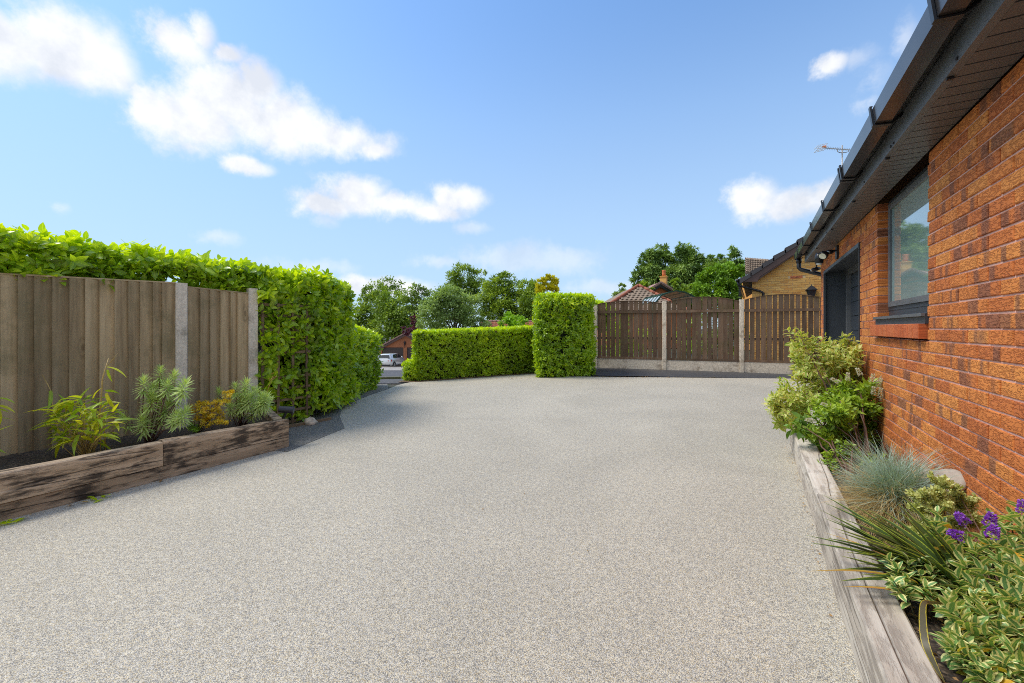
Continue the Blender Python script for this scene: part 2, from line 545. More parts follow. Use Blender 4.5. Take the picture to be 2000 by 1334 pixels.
M_tilep = plain('faded_pink_tile', (0.34, 0.2, 0.16), 0.8, nscale=20, namp=0.3, bstr=0.4)
M_barge = plain('brown_bargeboard', (0.10, 0.048, 0.035), 0.4, nscale=20, namp=0.15)
M_glassd = plain('dark_glass', (0.02, 0.025, 0.03), 0.05, nscale=2, spec=0.8)
M_blind = plain('pane_over_pale_blind', (0.30, 0.42, 0.39), 0.03, nscale=1, namp=0.08, bstr=0.0, spec=1.0, coat=1.0)
M_metal = plain('grey_metal', (0.45, 0.43, 0.4), 0.4, metal=0.8, nscale=60)
M_silver = plain('silver_car_paint', (0.72, 0.73, 0.73), 0.25, metal=0.35, nscale=200, namp=0.05, bstr=0.0, coat=1.0)
M_rubber = plain('rubber', (0.02, 0.02, 0.02), 0.8)
M_red = plain('red_lens', (0.5, 0.01, 0.01), 0.15, spec=0.8)
M_green = plain('dark_green_frame', (0.015, 0.06, 0.035), 0.4)
M_pane = plain('milky_pane', (0.42, 0.46, 0.44), 0.15, nscale=2, namp=0.2)
M_door = plain('brown_garage_door', (0.05, 0.032, 0.026), 0.5)
M_terra = plain('terracotta', (0.62, 0.17, 0.05), 0.7)
M_stem = plain('brown_stem', (0.14, 0.07, 0.045), 0.7)
M_cane = plain('yellow_cane', (0.45, 0.30, 0.08), 0.5)
M_beige = plain('beige_stone', (0.42, 0.35, 0.28), 0.7, nscale=50, namp=0.12)

L_laurel = leafm('laurel_leaf', [(0.09, 0.16, 0.012), (0.20, 0.31, 0.015), (0.35, 0.45, 0.018)], 0.30, 0.42, vein=0.5, spec=0.6)
L_laurelY = leafm('young_laurel_leaf', [(0.24, 0.36, 0.010), (0.36, 0.46, 0.012), (0.46, 0.52, 0.015)], 0.3, 0.45, vein=0.4)  # new growth, with the backlit glow of hedge tops put into the colour
L_hedge = leafm('small_hedge_leaf', [(0.10, 0.165, 0.012), (0.25, 0.35, 0.016), (0.42, 0.51, 0.022)], 0.35, 0.42, clump=2.0)
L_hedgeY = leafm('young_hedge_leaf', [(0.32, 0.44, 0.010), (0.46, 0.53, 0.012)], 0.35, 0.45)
L_oak = leafm('oak_leaf', [(0.06, 0.11, 0.014), (0.17, 0.25, 0.025), (0.33, 0.41, 0.04)], 0.5, 0.3, clump=0.45, camt=0.6)
L_oak2 = leafm('ash_leaf', [(0.07, 0.12, 0.015), (0.16, 0.24, 0.025), (0.28, 0.37, 0.045)], 0.5, 0.3, clump=0.4, camt=0.6)
L_pale = leafm('pale_tree_leaf', [(0.11, 0.17, 0.045), (0.19, 0.27, 0.08), (0.30, 0.39, 0.15)], 0.5, 0.35, clump=0.6, camt=0.5)
L_conif = leafm('dark_conifer_spray', [(0.045, 0.09, 0.02), (0.13, 0.21, 0.035), (0.26, 0.35, 0.055)], 0.6, 0.15, clump=0.6, camt=0.6)
L_cypress = leafm('bright_cypress_spray', [(0.06, 0.13, 0.010), (0.15, 0.27, 0.015), (0.28, 0.42, 0.02)], 0.6, 0.2, clump=1.2, camt=0.5)
L_gold = leafm('golden_yew_spray', [(0.22, 0.24, 0.012), (0.46, 0.42, 0.018), (0.62, 0.52, 0.02)], 0.6, 0.3, clump=2.5, camt=0.6)
L_lime = leafm('lime_shrub_leaf', [(0.14, 0.27, 0.012), (0.24, 0.40, 0.02)], 0.5, 0.35)
L_plum = leafm('plum_leaf', [(0.05, 0.012, 0.025), (0.12, 0.03, 0.05)], 0.5, 0.25)
L_bamboo = leafm('bamboo_leaf', [(0.14, 0.24, 0.015), (0.32, 0.40, 0.02), (0.58, 0.48, 0.03)], 0.4, 0.4, camt=0.15, vein=0.3)
L_euph = leafm('spurge_leaf', [(0.24, 0.32, 0.09), (0.36, 0.45, 0.14), (0.48, 0.54, 0.20)], 0.6, 0.25, clump=6)
L_spir = leafm('yellow_spirea_leaf', [(0.42, 0.38, 0.02), (0.66, 0.50, 0.02), (0.68, 0.40, 0.02)], 0.5, 0.35, camt=0.2, k=1.1)
L_varieg = leafm('variegated_leaf', [(0.16, 0.25, 0.03), (0.28, 0.37, 0.06), (0.48, 0.45, 0.10)], 0.45, 0.35, clump=5, camt=0.4, edge=(0.72, 0.62, 0.26), edge_w=0.5)
L_shrub = leafm('fresh_shrub_leaf', [(0.09, 0.16, 0.02), (0.20, 0.30, 0.025), (0.36, 0.46, 0.05)], 0.4, 0.35, clump=5)
L_broad = leafm('broad_dark_leaf', [(0.06, 0.12, 0.02), (0.12, 0.21, 0.03), (0.22, 0.32, 0.05)], 0.45, 0.3, clump=5)
L_hebe = leafm('variegated_hebe_leaf', [(0.075, 0.16, 0.055), (0.12, 0.235, 0.07), (0.20, 0.31, 0.07)], 0.38, 0.25, clump=8, edge=(0.78, 0.74, 0.32), vein=0.2, edge_w=0.42)
L_hebeY = leafm('yellowed_hebe_leaf', [(0.35, 0.34, 0.03), (0.55, 0.33, 0.03), (0.60, 0.22, 0.03)], 0.45, 0.3, edge=(0.68, 0.58, 0.15))
L_mini = leafm('cream_edged_tiny_leaf', [(0.20, 0.24, 0.06), (0.38, 0.39, 0.13), (0.60, 0.54, 0.24)], 0.5, 0.25, clump=14)
L_phor = leafm('flax_blade', [(0.035, 0.062, 0.018), (0.06, 0.10, 0.026), (0.09, 0.09, 0.03)], 0.35, 0.15, k=1.0, clump=3, edge=(0.30, 0.36, 0.03), edge_w=0.75)
L_phorO = leafm('dying_flax_blade', [(0.28, 0.16, 0.03), (0.40, 0.18, 0.05)], 0.5, 0.2, edge=(0.5, 0.35, 0.05))
L_fescB = leafm('blue_fescue_blade', [(0.16, 0.22, 0.17), (0.25, 0.33, 0.27), (0.35, 0.42, 0.34)], 0.6, 0.2, clump=9)
L_fescT = leafm('dry_fescue_blade', [(0.22, 0.14, 0.05), (0.38, 0.27, 0.11), (0.48, 0.37, 0.18)], 0.7, 0.2, clump=9)
L_purple = leafm('purple_floret', [(0.14, 0.02, 0.42), (0.28, 0.05, 0.60), (0.45, 0.22, 0.75)], 0.5, 0.3, k=1)
L_whitef = leafm('white_floret', [(0.55, 0.52, 0.45), (0.72, 0.70, 0.60)], 0.6, 0.3, k=1)
L_dry = leafm('dry_leaf', [(0.22, 0.11, 0.04), (0.40, 0.22, 0.07), (0.5, 0.33, 0.08)], 0.7, 0.2, k=1)

# ------------------------------------------------------------------ foliage tools
def leaf_t(L, Wd, n=3, fold=0.25, curl=0.15, a=1.0, b=0.8):
    """leaf template along +Y, face +Z: verts, faces, uv (x across, y along)"""
    v = []; uv = []; f = []
    ts = [i / n for i in range(n + 1)]
    mid = []
    for t in ts:
        mid.append(len(v)); v.append((0, t * L, -curl * L * t * t)); uv.append((0, t))
    lo = []; ro = []
    for t in ts[1:-1]:
        w = Wd / 2 * math.sin(pi * t ** a) ** b
        for sgn, l in ((-1, lo), (1, ro)):
            l.append(len(v)); v.append((sgn * w, t * L, -curl * L * t * t + fold * w)); uv.append((sgn, t))
    for l, s in ((lo, -1), (ro, 1)):
        seq = [mid[0]] + l + [mid[-1]]
        for i in range(n):
            q = [mid[i], seq[i], seq[i + 1], mid[i + 1]]
            q = [x for k, x in enumerate(q) if x not in q[:k]]
            f.append(q if s < 0 else q[::-1])
    return np.array(v, float), f, np.array(uv, float)


def strap_t(L, Wd, n=5, droop=0.5, vee=0.3):
    v = []; uv = []; f = []
    for i in range(n + 1):
        t = i / n
        w = Wd / 2 * (1 - t ** 2.2) * (0.75 + 0.5 * min(1, t * 3)) if i < n else 0
        y = L * (t - 0.25 * droop * t * t); z = -droop * L * t * t * 0.6
        if i < n:
            v += [(-w, y, z + vee * w), (0, y, z), (w, y, z + vee * w)]; uv += [(-1, t), (0, t), (1, t)]
        else:
            v += [(0, y, z)]; uv += [(0, t)]
    for i in range(n - 1):
        o = i * 3
        f += [[o, o + 3, o + 4, o + 1], [o + 1, o + 4, o + 5, o + 2]]
    o = (n - 1) * 3; e = n * 3
    f += [[o, e, o + 1], [o + 1, e, o + 2]]
    f = [x[::-1] for x in f]
    return np.array(v, float), f, np.array(uv, float)


CARD = (np.array([(0, 0, 0), (-.5, .5, .12), (0, 1, -.05), (.5, .5, .12)], float), [[0, 3, 2], [0, 2, 1]], np.array([(0, 0), (-1, .5), (0, 1), (1, .5)], float))


def card_t(L, Wd):
    v = CARD[0].copy(); v[:, 0] *= Wd; v[:, 1] *= L; v[:, 2] *= Wd
    return v, CARD[1], CARD[2]


def tmesh(name, tm, m):
    v, f, uv = tm
    me = bpy.data.meshes.new(name)
    me.from_pydata([tuple(p) for p in v], [], f)
    me.materials.append(m)
    ul = me.uv_layers.new(name='UVMap')
    li = np.array([l.vertex_index for l in me.loops])
    ul.data.foreach_set('uv', uv[li].astype(np.float32).ravel())
    me.polygons.foreach_set('use_smooth', [True] * len(me.polygons))
    me.update()
    return me


def frames(d, n):
    """rotation matrices whose Y is d and whose Z is near n"""
    d = d / np.maximum(np.linalg.norm(d, axis=1, keepdims=True), 1e-9)
    x = np.cross(d, n); x /= np.maximum(np.linalg.norm(x, axis=1, keepdims=True), 1e-9)
    z = np.cross(x, d)
    return np.stack([x, d, z], axis=2)


def merged(name, tm, P, R, S, m, root, kind=None, org=None, label=None):
    """many copies of a template joined into one mesh"""
    tv, tf, tuv = tm
    k = len(P); nv = len(tv)
    o = worg(root)
    V = np.einsum('kij,nj->kni', R, tv) * S[:, None, None] + P[:, None, :] - np.array(o)[None, None, :]
    V = V.reshape(-1, 3).astype(np.float32)
    ls = np.array([len(f) for f in tf]); flat = np.array([i for f in tf for i in f])
    L = (np.arange(k)[:, None] * nv + flat[None, :]).ravel().astype(np.int32)
    tot = np.tile(ls, k); start = np.concatenate([[0], np.cumsum(tot)[:-1]]).astype(np.int32)
    me = bpy.data.meshes.new(name)
    me.vertices.add(len(V)); me.vertices.foreach_set('co', V.ravel())
    me.loops.add(len(L)); me.loops.foreach_set('vertex_index', L)
    me.polygons.add(len(tot)); me.polygons.foreach_set('loop_start', start)
    try:
        me.polygons.foreach_set('loop_total', tot.astype(np.int32))
    except Exception:
        pass
    ul = me.uv_layers.new(name='UVMap')
    uv = np.tile(tuv[flat], (k, 1)).astype(np.float32)
    ul.data.foreach_set('uv', uv.ravel())
    me.materials.append(m)
    me.polygons.foreach_set('use_smooth', [True] * len(tot))
    me.update(calc_edges=True)
    ob = bpy.data.objects.new(name, me)
    link(ob, root)
    if kind:
        ob['kind'] = kind
    if label:
        ob['label'] = label
    return ob


CAMP = np.array([0, 0, HC]); CFW = np.array([-ST, CT, 0]); CRT = np.array([CT, ST, 0])


def screen(P):
    q = P - CAMP
    Z = q @ CFW; X = q @ CRT
    Zs = np.where(Z > 0.05, Z, 0.05)
    return 1000 + FP * X / Zs, HY - FP * q[:, 2] / Zs, Z


def scatter(root, name, tm, P, R, S, m, nparts=0, minpx=9.0, pick=None):
    """leaves that can be picked out become parts, the rest one joined part"""
    P = np.asarray(P, float); S = np.asarray(S, float)
    n = len(P)
    keep = np.ones(n, bool)
    if nparts:
        sx, sy, Z = screen(P)
        L = tm[0][:, 1].max()
        size = FP * L * S / np.maximum(Z, .05)
        ok = (sx > -10) & (sx < 2010) & (sy > -10) & (sy < 1345) & (Z > 0.2) & (size >= minpx)
        if pick is not None:
            ok &= pick(P)
        idx = np.where(ok)[0]
        # the ones nearest the camera show largest
        idx = idx[np.argsort(Z[idx] - 1.6 * (P[idx, 2] - P[:, 2].min()) - 0.03 * size[idx] / 10)][:nparts]
        me = tmesh(name, tm, m)
        o = np.array(worg(root))
        for i in idx:
            ob = bpy.data.objects.new(name, me)
            M = np.eye(4); M[:3, :3] = R[i] * S[i]; M[:3, 3] = P[i] - o
            ob.matrix_basis = Matrix(M.tolist())
            link(ob, root)
            keep[i] = False
    if keep.any():
        merged({'leaf': 'leaves', 'blade': 'blades', 'spray': 'sprays'}.get(name, name), tm, P[keep], R[keep], S[keep], m, root, kind='stuff')


def unit(a):
    return a / np.maximum(np.linalg.norm(a, axis=-1, keepdims=True), 1e-9)


def shoots(P, A, k, spread=(35, 75), step=0.012, lift=0.0, jit=0.25):
    """rosettes of k leaves about each shoot axis"""
    n = len(P); A = unit(A)
    ref = np.where(np.abs(A[:, 2:3]) > .9, np.array([[1., 0, 0]]), np.array([[0., 0, 1]]))
    u = unit(np.cross(A, ref)); w = np.cross(A, u)
    PP = []; DD = []; NN = []
    ph0 = rng.uniform(0, 2 * pi, n)
    for j in range(k):
        ph = ph0 + j * 2.39996 + rng.normal(0, .2, n)
        sp = np.radians(spread[0] + (spread[1] - spread[0]) * (j + .5) / k + rng.normal(0, 9, n))
        rad = u * np.cos(ph)[:, None] + w * np.sin(ph)[:, None]
        d = A * np.cos(sp)[:, None] + rad * np.sin(sp)[:, None]
        nn = A * np.sin(sp)[:, None] - rad * np.cos(sp)[:, None]
        d = d + rng.normal(0, jit * .5, (n, 3)); nn = nn + rng.normal(0, jit, (n, 3)) + np.array([0, 0, lift])
        PP.append(P - A * (step * j)); DD.append(d); NN.append(nn)
    P2 = np.concatenate(PP); D = np.concatenate(DD); Nn = np.concatenate(NN)
    return P2, frames(D, Nn)


def quad_pts(a, b, c, d, n):
    """n points on the bilinear patch a b c d"""
    u = rng.random(n)[:, None]; v = rng.random(n)[:, None]
    a, b, c, d = (np.array(x)[None, :] for x in (a, b, c, d))
    return (a * (1 - u) + b * u) * (1 - v) + (d * (1 - u) + c * u) * v


def hedge(name, label, poly, tops, z0, tm, m, mY, dens, nparts, k=6, dens_edges=None, top_dens=1.0, shoot=0.05, group=None,
          young=0.35, inset=0.10, bulge=0.04, cat='hedge', sizes=(0.7, 1.15), holes=None, lean=0.5, hang=0.0, minpx=9.0, pick=None):
    """poly in the camera frame (X, Z), counter-clockwise seen from above"""
    pw = [W(*p) for p in poly]
    n = len(pw)
    cen = sum(pw, Vector()) / n
    root = thing(name, label, cat, (cen.x, cen.y, z0), group)
    area = sum(pw[i].x * pw[(i + 1) % n].y - pw[(i + 1) % n].x * pw[i].y for i in range(n))
    sg = 1 if area > 0 else -1
    # inner twigs
    mb = MB(); ins = []
    for i in range(n):
        p, q, r_ = pw[i - 1], pw[i], pw[(i + 1) % n]
        n1 = Vector(((q - p).y, -(q - p).x, 0)).normalized() * sg
        n2 = Vector(((r_ - q).y, -(r_ - q).x, 0)).normalized() * sg
        bb = (n1 + n2)
        bb = bb / max(0.4, bb.length_squared / 2)
        ins.append(q - bb * inset)
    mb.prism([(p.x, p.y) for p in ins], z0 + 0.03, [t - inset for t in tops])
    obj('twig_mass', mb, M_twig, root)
    Ps = []; As = []; Ys = []
    for i in range(n):
        p, q = pw[i], pw[(i + 1) % n]
        L = (q - p).length
        out = np.array(Vector(((q - p).y, -(q - p).x, 0)).normalized() * sg)
        de = dens * (dens_edges[i] if dens_edges else 1)
        h = (tops[i] + tops[(i + 1) % n]) / 2 - z0
        c = int(L * h * de / k)
        if c < 1:
            continue
        X = quad_pts((p.x, p.y, z0 + .04), (q.x, q.y, z0 + .04), (q.x, q.y, tops[(i + 1) % n]), (p.x, p.y, tops[i]), c)
        s = rng.normal(0, bulge, c)
        wav = bulge * 1.2 * np.sin(X[:, 0] * 5.1 + X[:, 2] * 3.3) * np.cos(X[:, 1] * 4.3 - X[:, 2] * 6.1)
        X = X + out[None, :] * (s + wav)[:, None]
        A = out[None, :] * 1.0 + np.array([0, 0, lean])[None, :] + rng.normal(0, .45, (c, 3))
        if hang:
            A[:, 2] -= hang * (X[:, 2] < z0 + 0.5)
        Ps.append(X); As.append(A)
        hz = (X[:, 2] - z0) / h
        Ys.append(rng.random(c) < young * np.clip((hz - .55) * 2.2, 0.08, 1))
    # top, as a fan
    for i in range(1, n - 1):
        a, b, c_ = pw[0], pw[i], pw[i + 1]
        ar = abs((b - a).cross(c_ - a).z) / 2
        c = int(ar * dens * top_dens / k)
        u = rng.random(c); v = rng.random(c); fl = u + v > 1; u[fl] = 1 - u[fl]; v[fl] = 1 - v[fl]
        A3 = [np.array((q.x, q.y, t)) for q, t in ((a, tops[0]), (b, tops[i]), (c_, tops[i + 1]))]
        X = A3[0][None] * (1 - u - v)[:, None] + A3[1][None] * u[:, None] + A3[2][None] * v[:, None]
        X[:, 2] += np.abs(rng.normal(0, shoot, c)) - 0.02
        A = np.array([0, 0, 1.])[None, :] + rng.normal(0, .38, (c, 3))
        Ps.append(X); As.append(A); Ys.append(rng.random(c) < min(1, young * 2.6))  # yellower leaves gather on top: new growth and painted sunlit glow
    P = np.concatenate(Ps); A = np.concatenate(As); Y = np.concatenate(Ys)
    if holes is not None:
        kk = holes(P)
        P, A, Y = P[kk], A[kk], Y[kk]
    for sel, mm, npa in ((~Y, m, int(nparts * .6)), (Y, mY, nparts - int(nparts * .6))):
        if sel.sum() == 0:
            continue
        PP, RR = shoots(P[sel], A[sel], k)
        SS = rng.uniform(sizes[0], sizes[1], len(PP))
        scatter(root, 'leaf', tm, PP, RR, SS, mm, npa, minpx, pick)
    return root


def blob_points(c, r, n, clump=0.35, flat=1.0, nsub=None):
    """points in lumpy clusters round a ball"""
    nsub = nsub or max(6, int(14 * min(3, r)))
    sd = unit(rng.normal(0, 1, (nsub, 3)))
    rr = r * rng.uniform(.55, 1.0, nsub) ** .6
    sc_ = np.array(c)[None] + sd * rr[:, None] * np.array([1, 1, flat])
    i = rng.integers(0, nsub, n)
    X = sc_[i] + rng.normal(0, 1, (n, 3)) * r * clump * .5 * np.array([1, 1, .7])
    return X, unit(X - np.array(c)[None])


def tree(name, label, Z, blobs, count, tm, m, base=None, trunk=0.25, group=None, clump=0.4, droop=0.0, seed_px=None,
         gz=None, depth=1.0, limb=True, upright=0.3, nsub=None, cat='tree', bark=None):
    """blobs in photo pixels (px, py, radius) seen at distance Z; gives a crown with real depth"""
    cs = []
    for (px, py, r) in blobs:
        rm = r * Z / FP
        zz = Z + rng.uniform(-.5, .5) * rm * depth
        p = at(px, py, zz)
        cs.append((p, rm))
    bx = base[0] if base else sum(b[0] for b in blobs) / len(blobs)
    gX = (bx - 1000) / FP * Z
    g0 = gz if gz is not None else -drop(gX, Z)
    bp = W(gX, Z, g0 - 0.05)
    root = thing(name, label, cat, bp, group)
    tot = sum(r * r for _, r in cs)
    Ps = []; Ds = []
    for p, r in cs:
        n = int(count * r * r / tot)
        X, O = blob_points(p, r, n, clump, nsub=nsub)
        Ps.append(X); Ds.append(O)
    P = np.concatenate(Ps); O = np.concatenate(Ds)
    ok = P[:, 2] > g0 + .3
    P, O = P[ok], O[ok]
    D = O + rng.normal(0, .6, P.shape) + np.array([0, 0, -droop])
    Nn = O * .6 + np.array([0, 0, .8]) + rng.normal(0, .5, P.shape)
    merged('crown', tm, P, frames(D, Nn), rng.uniform(.6, 1.3, len(P)), m, root, kind='stuff')
    mb = MB()
    top = max(cs, key=lambda c: c[0].z)[0]
    lowest = min(c[0].z - c[1] * .3 for c in cs)
    fork = Vector((bp.x, bp.y, max(bp.z + 1.0, min(lowest, bp.z + (top.z - bp.z) * .5))))
    mb.tube([bp, (bp + fork) / 2 + Vector((.05, .03, 0)), fork], [trunk, trunk * .85, trunk * .7], 7)
    if limb:
        for p, r in cs[:9]:
            mid = (fork + p) / 2 + Vector((0, 0, r * .15))
            mb.tube([fork - Vector((0, 0, .2)), mid, p + Vector((0, 0, r * .3))], [trunk * .5, trunk * .28, trunk * .08], 5)
    obj('trunk', mb, bark or M_bark, root, smooth=True)
    return root


# ------------------------------------------------------------------ the ground
def ground_z(p):
    v = np.array([[p[0], p[1], 0.]])
    X = p[0] * CT + p[1] * ST; Z = -p[0] * ST + p[1] * CT
    return -drop(X, Z)


def build_ground():
    xs = list(np.linspace(-14, 14, 57)) + [18, 25, 35, 50, 80, 130, 220, 400]
    xs = sorted(set([-q for q in xs if q > 14] + xs))
    zs = [-40, -20, -10, -5, 0, 5] + list(np.linspace(8, 52, 60)) + [60, 80, 110, 160, 250, 420, 700]
    mb = MB()
    for Z in zs:
        for X in xs:
            p = W(X, Z, -0.03 - drop(X, Z)); mb.v.append(tuple(p))
    nx = len(xs)
    for j in range(len(zs) - 1):
        for i in range(nx - 1):
            mb.f.append([j * nx + i, j * nx + i + 1, (j + 1) * nx + i + 1, (j + 1) * nx + i]); mb.m.append(0)
    obj('ground', mb, M_terr, kind='structure', smooth=True)

    def sheet(name, pts, z, m):
        o = obj(name, MB().add([(p[0], p[1], z) for p in pts], [list(range(len(pts)))]), m, kind='structure')
        return o
    drive = [W(-5.6, -1.08), gnd(0, 1019), gnd(565, 873), gnd(565, 880), gnd(673, 836.6), gnd(663.5, 813), gnd(667.7, 800), gnd(676, 792),
             gnd(704, 779), gnd(730, 769), gnd(758.7, 759.6), gnd(775, 752.5), W(-2.45, 10.05), W(.75, 12.15), W(2.0, 11.2), W(7.4, 10.75),
             Vector((2.4, 11.2, 0)), Vector((2.4, 8.7, 0)), Vector((1.3, 8.2, 0)), Vector((1.3, 5.6, 0)),
             Vector((.345, 5.6, 0)), Vector((.345, -2.0, 0)), W(-1, -3)]
    sheet('driveway', drive, 0.0, M_resin)
    band = [gnd(560, 883), gnd(673, 836.6), gnd(663.5, 813), gnd(667.7, 800), gnd(676, 792), gnd(704, 779), gnd(730, 769), gnd(758.7, 759.6),
            W(-2.9, 9.7), W(-3.3, 9.6), W(-3.5, 7.5), W(-3.3, 6.2), W(-3.1, 5.3), W(-2.9, 4.6)]
    sheet('driveway_border', band, 0.004, M_band)
    # raised black upstand in front of the far fence
    f0, f1 = W(1.4, 11.45), W(7.9, 10.6)
    b0, b1 = W(1.5, 13.35), W(8.6, 10.75)
    f0.z = 0.0; mb = MB()
    A = W(1.7, 11.55); B = W(7.6, 10.7)
    A2 = W(1.75, 11.65); B2 = W(7.65, 10.8)
    C_ = W(2.05, 13.1); D_ = W(8.35, 10.84)
    pts = []
    n = 12
    for i in range(n + 1):
        t = i / n
        for (p, q, z) in ((A, B, 0.0), (A2, B2, .055), (C_, D_, .095)):
            r_ = p.lerp(q, t); jz = random.uniform(-.006, .006) if z else 0
            pts.append((r_.x, r_.y, z + jz))
    fs = []
    for i in range(n):
        for j in range(2):
            fs.append([i * 3 + j, (i + 1) * 3 + j, (i + 1) * 3 + j + 1, i * 3 + j + 1])
    obj('tarmac_upstand', MB().add(pts, fs), M_tar, kind='structure', smooth=True)
    # road that falls away between the hedges
    mb = MB()
    Zs = [9.9, 10.3, 11, 12, 13.5, 15, 18, 21, 24.5]
    for Z in Zs:
        for X in (-16, -8, -6, -4.5, -3.2, -2.2):
            XX = X if X < -2.5 else (-2.45 if Z < 13 else -1.5)
            mb.v.append(tuple(W(XX, Z, -drop(XX, Z) - 0.012)))
    for j in range(len(Zs) - 1):
        for i in range(5):
            mb.f.append([j * 6 + i, j * 6 + i + 1, j * 6 + i + 7, j * 6 + i + 6]); mb.m.append(0)
    obj('road', mb, M_asph, kind='structure')
    mb = MB()
    Zs = [24.5, 30, 36, 42, 47.9]
    for Z in Zs:
        for X in (-26, -14, -5):
            mb.v.append(tuple(W(X, Z, -drop(X, Z) - 0.008)))
    for j in range(len(Zs) - 1):
        for i in range(2):
            mb.f.append([j * 3 + i, j * 3 + i + 1, j * 3 + i + 4, j * 3 + i + 3]); mb.m.append(0)
    obj('garage_forecourt', mb, M_apron, kind='structure')
    # mossy kerb curving round the corner
    path = [W(-4.4, 11.2), W(-3.6, 11.25), W(-3.1, 11.5), W(-2.85, 12.0), W(-2.75, 12.8)]
    kb = thing('kerb', 'low mossy kerb curving round the corner where the road leaves the drive', 'kerb', path[0])
    k = 0
    for a, b in zip(path[:-1], path[1:]):
        za = -drop(*cam_xy(a)); zb = -drop(*cam_xy(b))
        a = a + Vector((0, 0, za + .01)); b = b + Vector((0, 0, zb + .01))
        d = (b - a)
        obj('kerb_stone', MB().bar(a + d * .01, b - d * .01, .12, .07), M_moss, kb)
    # bare litter strip under the far hedge
    sheet('hedge_bed', [W(-2.75, 10.0), W(-2.2, 10.1), W(.8, 12.05), W(.8, 12.6), W(-2.6, 10.9)], 0.006, M_bed)


def cam_xy(p):
    return p[0] * CT + p[1] * ST, -p[0] * ST + p[1] * CT


M_moss = plain('mossy_stone', (0.16, 0.15, 0.07), 0.95, nscale=25, namp=0.4, bstr=0.6, grime=(0.16, 0.17, 0.03))
M_bed = gravelm('dry_litter', [(0.09, 0.05, 0.03), (0.14, 0.085, 0.05), (0.05, 0.03, 0.02), (0.28, 0.17, 0.06)], 45, (0.7, 1.2), 0.8)
build_ground()


# ------------------------------------------------------------------ the brick bungalow on the right
XW = 0.955; BL, BH = 0.225, 0.075
S_END = 8.63
WIN = (3.64, 4.905, 1.225, 2.42)
DOR = (5.61, 8.21, -0.1, 2.2)


def brick_mesh(L, H, D, m, ch=0.0035, name='brick', seed=0):
    """brick whose face looks to -X, origin at its low near corner on the face plane"""
    r = random.Random(seed)
    mb = MB()
    j = lambda: r.uniform(-.0012, .0012)
    f = [(0 + j(), ch, ch), (0 + j(), L - ch, ch), (0 + j(), L - ch, H - ch), (0 + j(), ch, H - ch)]
    e = [(ch, 0, 0), (ch, L, 0), (ch, L, H), (ch, 0, H)]
    b = [(D, 0, 0), (D, L, 0), (D, L, H), (D, 0, H)]
    vs = f + e + b
    fs = [(3, 2, 1, 0)]
    for i in range(4):
        k = (i + 1) % 4
        fs.append((i, k, 4 + k, 4 + i)); fs.append((4 + i, 4 + k, 8 + k, 8 + i))
    mb.add(vs, fs)
    return mb.mesh(name, m)


def wall_rows(s0, s1, z0, z1, openings, zref, sref):
    """brick rectangles (s, z, length) of a stretcher-bond wall, cut at the openings"""
    out = []
    k0 = math.floor((z0 - zref) / BH); k1 = math.ceil((z1 - zref) / BH)
    for k in range(k0, k1):
        z = zref + k * BH
        off = sref + (BL / 2 if k % 2 else 0)
        i0 = math.floor((s0 - off) / BL) - 1; i1 = math.ceil((s1 - off) / BL) + 1
        for i in range(i0, i1):
            a = off + i * BL + .005; b = a + BL - .010
            a = max(a, s0); b = min(b, s1)
            segs = [(a, b)]
            zm = z + BH / 2
            for (p, q, u, v) in openings:
                if u < zm < v:
                    ns = []
                    for (a_, b_) in segs:
                        if b_ <= p or a_ >= q:
                            ns.append((a_, b_))
                        else:
                            if a_ < p: ns.append((a_, p))
                            if b_ > q: ns.append((q, b_))
                    segs = ns
            for a_, b_ in segs:
                zt = min(z + BH - .010, z1)
                if b_ - a_ > .03 and zt - z > .012:
                    out.append((a_, z, b_ - a_, zt - z))
    return out


